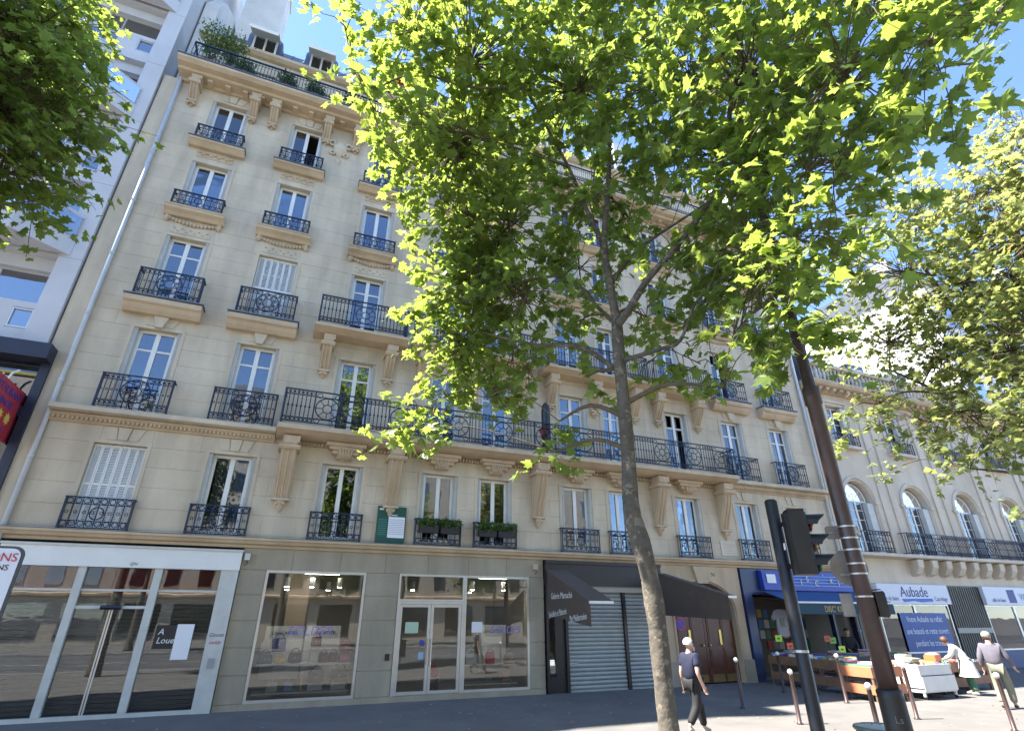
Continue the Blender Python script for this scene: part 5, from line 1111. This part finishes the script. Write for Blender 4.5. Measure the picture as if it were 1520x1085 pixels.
s_ = thing('sign_plate', 'small rounded metal plate strapped on the lamp post above the round sign', 'sign', (lx, ly, 3.05)); plate('plate', [(-.17, 3.0), (-.155, 2.98), (.155, 2.98), (.17, 3.0), (.17, 3.1), (.155, 3.12), (-.155, 3.12), (-.17, 3.1)], .15, .165, GRB2, s_); plate('rail', [(-.14, 3.04), (.14, 3.04), (.14, 3.055), (-.14, 3.055)], .135, .149, SB, s_)
s_ = thing('pedestrian_signal', 'black pedestrian signal box strapped low on the lamp post', 'signal', (lx, ly, 2.2)); plate('box', [(.085, 2.2), (.165, 2.19), (.18, 2.21), (.18, 2.42), (.165, 2.44), (.085, 2.43)], -.05, .08, BLACKP, s_); plate('back_plate', [(-.2, 2.2), (-.085, 2.2), (-.085, 2.42), (-.2, 2.42)], .1, .12, GRB2, s_); plate('hood', [(.09, 2.445), (.17, 2.45), (.17, 2.46), (.09, 2.455)], .0, .15, BLACKP, s_)
text('graffiti', 'Ls', .08, mat('scratched_paint', (.12, .11, .11), .6), LP, tuple(Vector((lx, ly, 1.3)) - vd * .118 + rt * .02), (R(90), 0, math.atan2(rt.y, rt.x)), ext=.001)
# wire litter bin
tb = Vector((6.35, -12.75, 0))
TB = thing('litter_bin', 'round wire litter bin with a clear bag beside the lamp post', 'litter bin', tuple(tb))
MB().ring((tb.x, tb.y, 1.1), .26, .022, (1, 0, 0), (0, 1, 0), 22, k=7).build('rim', mat('bin_green_grey', (.16, .19, .17), .4, .4), TB, True)
wr = MB()
for k in range(22): a = R(k * 360 / 22); wr.bar((tb.x + .25 * math.cos(a), tb.y + .25 * math.sin(a), 1.1), (tb.x + .2 * math.cos(a), tb.y + .2 * math.sin(a), .35), .008)
for zz, r_ in ((.85, .235), (.6, .217), (.35, .2)): wr.ring((tb.x, tb.y, zz), r_, .008, (1, 0, 0), (0, 1, 0), 20)
wr.build('wire_cage', MATS['bin_green_grey'], TB); MB().lathe([(.03, 0), (.03, .35)], tuple(tb), 10).build('foot', MATS['bin_green_grey'], TB)
bg_ = MB().lathe([(.15, .38), (.19, .5), (.21, .75), (.225, 1.0), (.24, 1.11)], tuple(tb), 18); bg_.f = [f for f in bg_.f if len(f) == 4]; bg_.build('plastic_bag', mat('clear_bag', (.5, .53, .5), .3), TB, True)
# information sign at the left edge
IS = thing('site_notice', 'white roadside notice board with red heading and blue bars on a post', 'sign', (-2.2, -12.9, 0))
def rr(x0, x1, z0, z1, r): return [(cx + r * math.cos(R(a)), cz + r * math.sin(R(a))) for cx, cz, a0 in ((x1 - r, z1 - r, 0), (x0 + r, z1 - r, 90), (x0 + r, z0 + r, 180), (x1 - r, z0 + r, 270)) for a in range(a0, a0 + 91, 18)]
MB().prism(rr(-2.75, -1.655, 1.5, 2.625, .06), -12.9, -12.88, 'y').build('rim', mat('dark_edge', (.06, .07, .08), .5), IS); MB().prism(rr(-2.735, -1.67, 1.515, 2.61, .05), -12.904, -12.901, 'y').build('board', mat('notice_white', (.66, .7, .76), .5), IS)
text('heading', 'PIÉTONS', .075, mat('notice_red', (.5, .04, .06), .6), IS, (-1.68, -12.906, 2.53), align='RIGHT', ext=.001); text('heading', '2 SENS', .05, BLKM, IS, (-1.71, -12.906, 2.475), align='RIGHT', ext=.001)
for zz, h_, m_, e in ((2.33, .01, BLKM, -1.73), (2.27, .01, BLKM, -1.77), (2.18, .045, LBL, -1.745), (2.1, .012, BLKM, -1.75), (2.03, .01, BLKM, -1.775), (1.93, .045, LBL, -1.79), (1.8, .01, BLKM, -1.8)): MB().box(-2.65, e, -12.9065, -12.9045, zz, zz + h_).build('printed_bar', m_, IS)
MB().lathe([(.04, 0), (.04, 2.6)], (-2.2, -12.83, 0), 12).build('post', ZINC, IS, True)
IS.location.x += .05
# ------------------------------------------------------------------ record stalls
TIMB = mat('stall_timber', (.24, .135, .075), .7, vscale=6, col2=(.17, .09, .05)); WHT = mat('white_table_board', (.62, .61, .58), .6, var=.06); TERRA = mat('terracotta_crate', (.45, .17, .08), .7, var=.1)
def sleeves(name, par, x0, x1, y0, y1, z0, seed, along='x', h=.3):
    rg = random.Random(seed)
    cols = {}
    p = x0 if along == 'x' else y0; end = x1 if along == 'x' else y1
    while p < end - .02:
        i = rg.randrange(8); m_ = cols.setdefault(i, MB()); hh = h * rg.uniform(.8, 1.08)
        if along == 'x': m_.prism([(p, z0), (p + .02, z0), (p + .06, z0 + hh), (p + .04, z0 + hh)], y0, y1 - rg.uniform(0, .03), 'y')
        else: m_.prism([(p, z0), (p + .02, z0), (p + .06, z0 + hh), (p + .04, z0 + hh)], x0, x1 - rg.uniform(0, .03), 'x')
        p += rg.uniform(.035, .11)
    for i, m_ in cols.items(): m_.build(name, cm(i), par, kind='stuff')
def stall(x0, x1, y0, y1, lab, m_, zt=.9, along='y', seed=1, low=True, wheels=False):
    t = thing('record_stall', lab, 'market stall', ((x0 + x1) / 2, (y0 + y1) / 2, 0), 0, 'record stalls on the pavement')
    w = .035
    MB().box(x0, x1, y0, y1, zt - .3, zt - .27).build('tray_base', m_, t)
    for a in ((x0, x1, y0, y0 + w), (x0, x1, y1 - w, y1), (x0, x0 + w, y0 + w, y1 - w), (x1 - w, x1, y0 + w, y1 - w)): MB().box(*a, zt - .269, zt - .03).build('side_board', m_, t)
    for px in (x0 + .05, x1 - .05):
        for py in (y0 + .05, y1 - .05):
            MB().box(px - .03, px + .03, py - .03, py + .03, .08 if wheels else 0, zt - .301).build('leg', TIMB if m_ is not WHT else WHT, t)
            if wheels: MB().prism([(py + .045 * math.cos(R(a)), .046 + .045 * math.sin(R(a))) for a in range(0, 360, 30)], px - .015, px + .015, 'x').build('castor', BLKM, t)
    if low:
        MB().box(x0, x1, y0, y1, .18, .21).build('low_shelf', m_, t)
        MB().box(x0, x1, y0, y0 + .03, .211, .42).build('low_board', m_, t); MB().box(x0, x0 + .03, y0 + .031, y1, .211, .42).build('low_board', m_, t)
        sleeves('stored_sleeves', t, x0 + .06, x1 - .06, y0 + .06, y1 - .06, .212, seed + 50, along, .2)
    sleeves('record_sleeves', t, x0 + .05, x1 - .05, y0 + .05, y1 - .05, zt - .268, seed, along, .3)
    return t
stall(17.0, 17.75, -3.9, -2.35, 'brown timber record bins in the shade of the shop, outer trestle', TIMB, .95, 'y', 1)
stall(17.1, 17.85, -2.25, -.7, 'brown timber record bins in the shade, against the navy shop corner', TIMB, .95, 'y', 2)
s3 = stall(16.25, 17.55, -5.3, -4.2, 'terracotta coloured record crates beside the lamp post, half in sun', TERRA, .9, 'x', 3)
MB().box(16.5, 17.3, -5.25, -4.3, .93, .95).build('white_sheet', WHT, s3)
s4 = stall(18.0, 19.5, -5.5, -4.4, 'white topped record table on castors in the sun', WHT, .92, 'x', 4, True, True)
MB().box(17.97, 17.999, -5.52, -4.38, .3, .9).build('white_panel', WHT, s4); MB().box(18.0, 19.5, -5.54, -5.501, .22, .6).build('white_panel', WHT, s4); MB().box(19.501, 19.53, -5.52, -4.38, .3, .9).build('end_panel', TIMB, s4)
s5 = stall(19.75, 21.2, -4.95, -3.9, 'timber record bin on castors that the person in the white coat searches', TIMB, .9, 'x', 5, True, True)
stall(18.6, 22.9, -2.2, -1.2, 'long dark record table under the blue awning', mat('dark_stall_wood', (.06, .04, .03), .6), .92, 'x', 6)
stall(21.6, 22.9, -4.6, -3.6, 'small timber record bin standing past the white coat', TIMB, .85, 'x', 7)
for i, (x, y, zz, m_, lab) in enumerate(((18.5, -4.8, .93, WHT, 'white cardboard box on the castor table'), (19.25, -5.2, .93, mat('orange_box', (.7, .16, .05), .6), 'orange box at the end of the castor table'), (20.2, -4.6, .91, mat('pink_sleeves', (.6, .42, .45), .7), 'pale pink box in the timber bin'))):
    t = thing('box', lab, 'box', (x, y, zz), .1 * i, local=True)
    MB().box(-.17, .17, -.16, .16, 0, .02).build('bottom', m_, t)
    for k, a in enumerate(((-.17, .17, -.16, -.14), (-.17, .17, .14, .16), (-.17, -.15, -.139, .139), (.15, .17, -.139, .139))): MB().box(*a, .021, .2 - .04 * (k % 2)).build('side', m_, t)
    sleeves('sleeves', t, -.13, .13, -.12, .12, .021, 90 + i, 'x', .2)
GOODS = ['cream', 'teal', 'mustard', 'crimson', 'charcoal', 'sky blue', 'olive', 'pink', 'tan', 'violet']
GCOL = [(.6, .55, .42), (.05, .2, .22), (.5, .35, .06), (.4, .04, .05), (.05, .05, .055), (.2, .35, .55), (.16, .17, .06), (.55, .3, .33), (.36, .22, .12), (.2, .1, .32)]
for i, (x, y, zz, where) in enumerate(((18.25, -5.2, .93, 'on the white castor table'), (18.85, -4.65, .93, 'on the white castor table'), (16.55, -4.5, .956, 'on the terracotta crates'), (17.1, -5.0, .956, 'on the terracotta crates'), (17.35, -3.3, .98, 'on the outer timber bins'), (17.4, -1.5, .98, 'on the inner timber bins'), (19.3, -1.7, .95, 'on the long dark table'), (20.9, -1.7, .95, 'on the long dark table'), (22.2, -4.1, .88, 'on the small timber bin'), (20.85, -4.2, .93, 'on the searched timber bin'))):
    t = thing('record_pile', 'small pile of records with a %s sleeve on top, %s' % (GOODS[i], where), 'records', (x, y, zz), .3 * i, 'piles of records on the stalls', local=True)
    for k in range(6):
        sl2 = MB().box(-.155, .155, -.155, .155, k * .022, k * .022 + .02).build('sleeve', mat('pile_' + GOODS[i].replace(' ', '_'), GCOL[i], .55) if k == 5 else cm(i * 3 + k), t); sl2.rotation_euler.z = rng.uniform(-.25, .25); sl2.location = (rng.uniform(-.03, .03), rng.uniform(-.03, .03), 0)
    MB().lathe([(.05, .1325), (.05, .1335)], (0, 0, 0), 12).build('label_print', MATS['paper'], t)
# ------------------------------------------------------------------ people
SKIN = mat('skin', (.5, .3, .22), .55); SKINR = mat('sunlit_skin', (.48, .27, .19), .55)
def skin(name, joints, edges, rad, m, parent, lev=2):
    names = list(joints); idx = {n: i for i, n in enumerate(names)}
    me = bpy.data.meshes.new(name); me.from_pydata([tuple(joints[n]) for n in names], [(idx[a], idx[b]) for a, b in edges], [])
    o = bpy.data.objects.new(name, me); COL.objects.link(o); o.modifiers.new('skin', 'SKIN').use_smooth_shade = True
    sv = me.skin_vertices[0].data
    for n in names:
        r = rad[n]; sv[idx[n]].radius = r if isinstance(r, tuple) else (r, r)
        sv[idx[n]].use_root = idx[n] == 0
    s = o.modifiers.new('sub', 'SUBSURF'); s.levels = lev; s.render_levels = lev
    dg = bpy.context.evaluated_depsgraph_get(); m2 = bpy.data.meshes.new_from_object(o.evaluated_get(dg)); bpy.data.objects.remove(o)
    m2.materials.clear(); m2.materials.append(m); m2.polygons.foreach_set('use_smooth', [True] * len(m2.polygons))
    return link(name, m2, parent)
def person(lab, loc, rz, sc, J, top_m, leg_m, hair_m, shoe_m, sleeve='short', coat=False, beard=None, hair_len=0.):
    t = thing('person', lab, 'person', loc, rz, local=True); t.scale = (sc,) * 3
    D = dict(pel=(0, 0, .96), wai=(0, .0, 1.12), che=(0, .0, 1.32), nb=(0, -.01, 1.47), nk=(0, .005, 1.53), h1=(0, .035, 1.59), h2=(0, .015, 1.66), h3=(0, .005, 1.72),
             shR=(.185, 0, 1.42), elR=(.24, -.03, 1.13), wrR=(.25, .05, .88), shL=(-.185, 0, 1.42), elL=(-.24, -.03, 1.13), wrL=(-.25, .05, .88),
             hpR=(.09, 0, .92), knR=(.1, .03, .5), anR=(.1, -.03, .1), hpL=(-.09, 0, .92), knL=(-.1, .03, .5), anL=(-.1, -.03, .1))
    D.update(J); D = {k: Vector(v) for k, v in D.items()}
    hd = D['h2'] - D['nk']; fwd = D.get('face', Vector((0, 1, 0))); D.pop('face', None); fwd.normalize()
    R_ = dict(pel=(.15, .115), wai=(.135, .1), che=(.155, .11), nb=.075, nk=.056, h1=.07, h2=(.082, .098), h3=.07, shR=.062, elR=.043, wrR=.03, shL=.062, elL=.043, wrL=.03, hpR=.088, knR=.056, anR=.04, hpL=.088, knL=.056, anL=.04)
    E_ = [('pel', 'wai'), ('wai', 'che'), ('che', 'nb'), ('nb', 'nk'), ('nk', 'h1'), ('h1', 'h2'), ('h2', 'h3')]
    for s in 'RL': E_ += [('che', 'sh' + s), ('sh' + s, 'el' + s), ('el' + s, 'wr' + s), ('pel', 'hp' + s), ('hp' + s, 'kn' + s), ('kn' + s, 'an' + s)]
    body = dict(D); rb = dict(R_); eb = list(E_)
    for s, sg in (('R', 1), ('L', -1)):
        d = (D['wr' + s] - D['el' + s]).normalized(); pal = D['wr' + s] + d * .07; body['pa' + s] = pal; rb['pa' + s] = (.034, .02); eb.append(('wr' + s, 'pa' + s))
        sdv = Vector((0, 1, 0)) - d * d.y; sdv.normalize(); inn = d.cross(sdv) * sg
        for k, (o_, ln) in enumerate(((.028, .07), (.01, .08), (-.01, .075), (-.028, .06))):
            a = pal + d * .03 + sdv * o_; b = a + d * ln * .55 + inn * .01; c = b + d * ln * .45 + inn * .03
            for n_, p in (('a', a), ('b', b), ('c', c)): body['f%s%d%s' % (s, k, n_)] = p; rb['f%s%d%s' % (s, k, n_)] = .0085
            eb += [('pa' + s, 'f%s%da' % (s, k)), ('f%s%da' % (s, k), 'f%s%db' % (s, k)), ('f%s%db' % (s, k), 'f%s%dc' % (s, k))]
        a = D['wr' + s] + d * .035 + sdv * .03; b = a + d * .035 + sdv * .025 + inn * .012; c = b + d * .03
        for n_, p in (('a', a), ('b', b), ('c', c)): body['t%s%s' % (s, n_)] = p; rb['t%s%s' % (s, n_)] = .0095
        eb += [('wr' + s, 't%sa' % s), ('t%sa' % s, 't%sb' % s), ('t%sb' % s, 't%sc' % s)]
        ft = D['to' + s] if 'to' + s in D else D['an' + s] + Vector((.01 * sg, .17, -.06)); body['to' + s] = ft; rb['to' + s] = .032; eb.append(('an' + s, 'to' + s))
    up = hd.normalized(); sdh = fwd.cross(up); sdh.normalize()
    body['nose'] = D['h1'].lerp(D['h2'], .55) + fwd * .105; rb['nose'] = .014; eb.append(('h2', 'nose'))
    body['chin'] = D['h1'] + fwd * .05 - up * .02; rb['chin'] = .03; eb.append(('h1', 'chin'))
    for sg in (1, -1): body['ear%d' % sg] = D['h1'].lerp(D['h2'], .6) + sdh * .088 * sg; rb['ear%d' % sg] = .018; eb.append(('h2', 'ear%d' % sg))
    skin('body', body, eb, rb, SKIN, t)
    # head details
    cen = D['h2']
    for sg in (1, -1):
        p = cen - up * .01 + fwd * .088 + sdh * .032 * sg; MB().lathe([(.002, -.01), (.01, 0), (.002, .01)], tuple(p), 8).build('eye', BLKM, t)
    p = D['h1'] + fwd * .088; MB().box(p.x - .02, p.x + .02, p.y - .006, p.y + .006, p.z - .006, p.z + .006).build('mouth', mat('lips', (.35, .12, .1), .6), t)
    hm = MB(); n, m_ = 18, 9; vs = []
    for i in range(m_ + 1):
        for k in range(n):
            a = 2 * math.pi * k / n; cf = math.cos(a)
            lim = (1.15 if cf > .5 else 1.9 + hair_len * (cf < .2)) if hair_len <= .3 else (1.15 if cf > .55 else 2.35)
            th = lim * i / m_; v = (up * math.cos(th) + (fwd * math.cos(a) + sdh * math.sin(a)) * math.sin(th)); r_ = .108 + .014 * hair_len + .006 * noise.noise(v * 9)
            vs.append(cen + up * .018 - fwd * .008 + Vector((v.x, v.y, v.z)) * r_)
    hm.add(vs, [(i * n + k, i * n + (k + 1) % n, (i + 1) * n + (k + 1) % n, (i + 1) * n + k) for i in range(m_) for k in range(n)]); hm.build('hair', hair_m, t, True)
    if beard: MB().add(*(lambda c: ([tuple(c + fwd * .05 * math.cos(R(a)) * 1.2 + sdh * .062 * math.sin(R(a)) + up * z_) for z_ in (.02, -.02, -.055) for a in range(-80, 81, 20)], [(i * 9 + k, i * 9 + k + 1, (i + 1) * 9 + k + 1, (i + 1) * 9 + k) for i in range(2) for k in range(8)]))(D['h1'] + fwd * .035)).build('beard', beard, t, True)
    # clothes
    cj = {k: D[k] for k in ('che', 'wai', 'pel', 'nb')}; cj['pel'] = D['pel'] + Vector((0, .005, -.02)); cr = dict(che=(.2, .15), wai=(.185, .14), pel=(.175, .14), nb=(.085, .08)); ce = [('che', 'wai'), ('wai', 'pel'), ('che', 'nb')]
    if coat:
        hem = (D['knR'] + D['knL']) / 2 + Vector((0, -.03, .02)); w0 = D['wai'].lerp(D['che'], .4); n_ = 20; vs = []
        for i_, (q, rx, ry) in enumerate(((0, .19, .15), (.18, .2, .165), (.36, .22, .19), (.6, .26, .22), (.8, .29, .25), (1, .32, .28))):
            c_ = w0.lerp(D['pel'], q / .36) if q < .36 else D['pel'].lerp(hem, (q - .36) / .64)
            for k in range(n_):
                a = 2 * math.pi * k / n_; f_ = 1 + .07 * q * math.sin(5 * a + 1); vs.append((c_.x + rx * f_ * math.cos(a), c_.y + ry * f_ * math.sin(a), c_.z))
        sk = MB(); sk.add(vs, [(i_ * n_ + k, i_ * n_ + (k + 1) % n_, (i_ + 1) * n_ + (k + 1) % n_, (i_ + 1) * n_ + k) for i_ in range(5) for k in range(n_)]); sk.build('coat_skirt', top_m, t, True)
    for s in 'RL':
        cj['sh' + s] = D['sh' + s]; cr['sh' + s] = .085; ce.append(('che', 'sh' + s))
        if sleeve == 'short': cj['ar' + s] = D['sh' + s].lerp(D['el' + s], .72); cr['ar' + s] = .073; ce.append(('sh' + s, 'ar' + s))
        else:
            cj['el' + s] = D['el' + s]; cr['el' + s] = .064; cj['cf' + s] = D['el' + s].lerp(D['wr' + s], .92); cr['cf' + s] = .048; ce += [('sh' + s, 'el' + s), ('el' + s, 'cf' + s)]
    cr = {k: tuple(q * (1.2 if k != 'pel' else 1.08) for q in v) if isinstance(v, tuple) and k != 'nb' else v if k == 'nb' else v * 1.12 for k, v in cr.items()}
    skin('coat' if coat else 'shirt', cj, ce, cr, top_m, t)
    tj = {'pel': D['pel'] + Vector((0, 0, -.02))}; trd = {'pel': (.165, .13)}; te = []
    for s in 'RL':
        tj['hp' + s] = D['hp' + s]; trd['hp' + s] = .116; tj['kn' + s] = D['kn' + s]; trd['kn' + s] = .1; tj['an' + s] = D['an' + s] + (D['kn' + s] - D['an' + s]) * .05; trd['an' + s] = .076
        te += [('pel', 'hp' + s), ('hp' + s, 'kn' + s), ('kn' + s, 'an' + s)]
    skin('trousers', tj, te, trd, leg_m, t)
    for s, sg in (('R', 1), ('L', -1)):
        an = D['an' + s]; to = body['to' + s]; hl = an + (an - to) * .35; hl.z = min(an.z, max(to.z, an.z - .06)) if True else 0
        skin('shoe', {'m': an.lerp(to, .45) + Vector((0, 0, -.008)), 'a': to, 'h': an + Vector((0, -.03, -.05))}, [('m', 'a'), ('m', 'h')], {'m': (.045, .04), 'a': (.043, .032), 'h': (.042, .04)}, shoe_m, t)
    return t
HW_ = mat('white_hair', (.7, .68, .65), .7); HG = mat('grey_hair', (.24, .23, .215), .7, var=.2, vscale=20); HB = mat('brown_hair', (.075, .035, .02), .6, var=.2, vscale=20)
person('white haired man in navy polo shirt and black jeans walking past the carriage door', (8.5, -7.0, 0), R(-84), 1.0,
       dict(anR=(.1, -.33, .2), knR=(.1, -.06, .52), toR=(.11, -.2, .05), anL=(-.1, .28, .1), knL=(-.1, .2, .53), elR=(.25, -.08, 1.14), wrR=(.26, .02, .9), elL=(-.24, -.07, 1.13), wrL=(-.26, -.02, .88), h1=(.0, .05, 1.585), face=(.25, 1, -.12)),
       mat('navy_cotton', (.008, .011, .034), .85, var=.15, vscale=10), mat('black_denim', (.01, .01, .011), .8, var=.3, vscale=12), HW_, mat('pale_shoe', (.35, .32, .3), .6), 'short', beard=HW_)
person('grey haired man in purple grey jumper and khaki trousers walking away on the sunny pavement', (18.35, -7.4, 0), R(-68), 1.03,
       dict(anR=(.1, .2, .1), knR=(.11, .16, .52), anL=(-.1, -.2, .12), knL=(-.1, .0, .51), toL=(-.11, -.06, .04), elR=(.29, .02, 1.14), wrR=(.33, .2, .95), elL=(-.28, -.05, 1.14), wrL=(-.29, .03, .9), face=(.2, 1, -.1)),
       mat('purple_grey_wool', (.13, .12, .15), .95, var=.12, vscale=14), mat('khaki_cotton', (.2, .2, .15), .9, var=.1, vscale=10), HG, mat('dark_shoe', (.03, .025, .025), .5), 'long')
person('brown haired person in long white coat and green trousers bending over the record bins', (20.55, -5.35, 0), R(32), .97,
       dict(wai=(0, .06, 1.11), che=(0, .18, 1.28), nb=(0, .27, 1.39), nk=(0, .31, 1.43), h1=(0, .38, 1.46), h2=(0, .39, 1.535), h3=(0, .38, 1.6), shR=(.18, .23, 1.36), shL=(-.18, .23, 1.36), elR=(.24, .33, 1.1), elL=(-.24, .35, 1.1), wrR=(.17, .52, 1.0), wrL=(-.15, .55, 1.0), face=(0, 1, -.7), anL=(-.12, -.08, .1), anR=(.12, .05, .1)),
       mat('white_coat_cloth', (.66, .65, .62), .9, var=.05), mat('green_trousers', (.06, .16, .11), .9), HB, mat('grey_shoe', (.3, .3, .3), .6), 'long', True, hair_len=1.)
person('dark haired shop keeper in black jacket standing behind the long record table', (21.4, -.75, 0), R(150), 1.0,
       dict(wrR=(.16, .3, 1.02), wrL=(-.16, .3, 1.02), elR=(.25, .08, 1.14), elL=(-.25, .08, 1.14), face=(.2, 1, -.3)), mat('black_jacket', (.015, .016, .018), .8), MATS['black_denim'], HB, MATS['dark_shoe'], 'long')
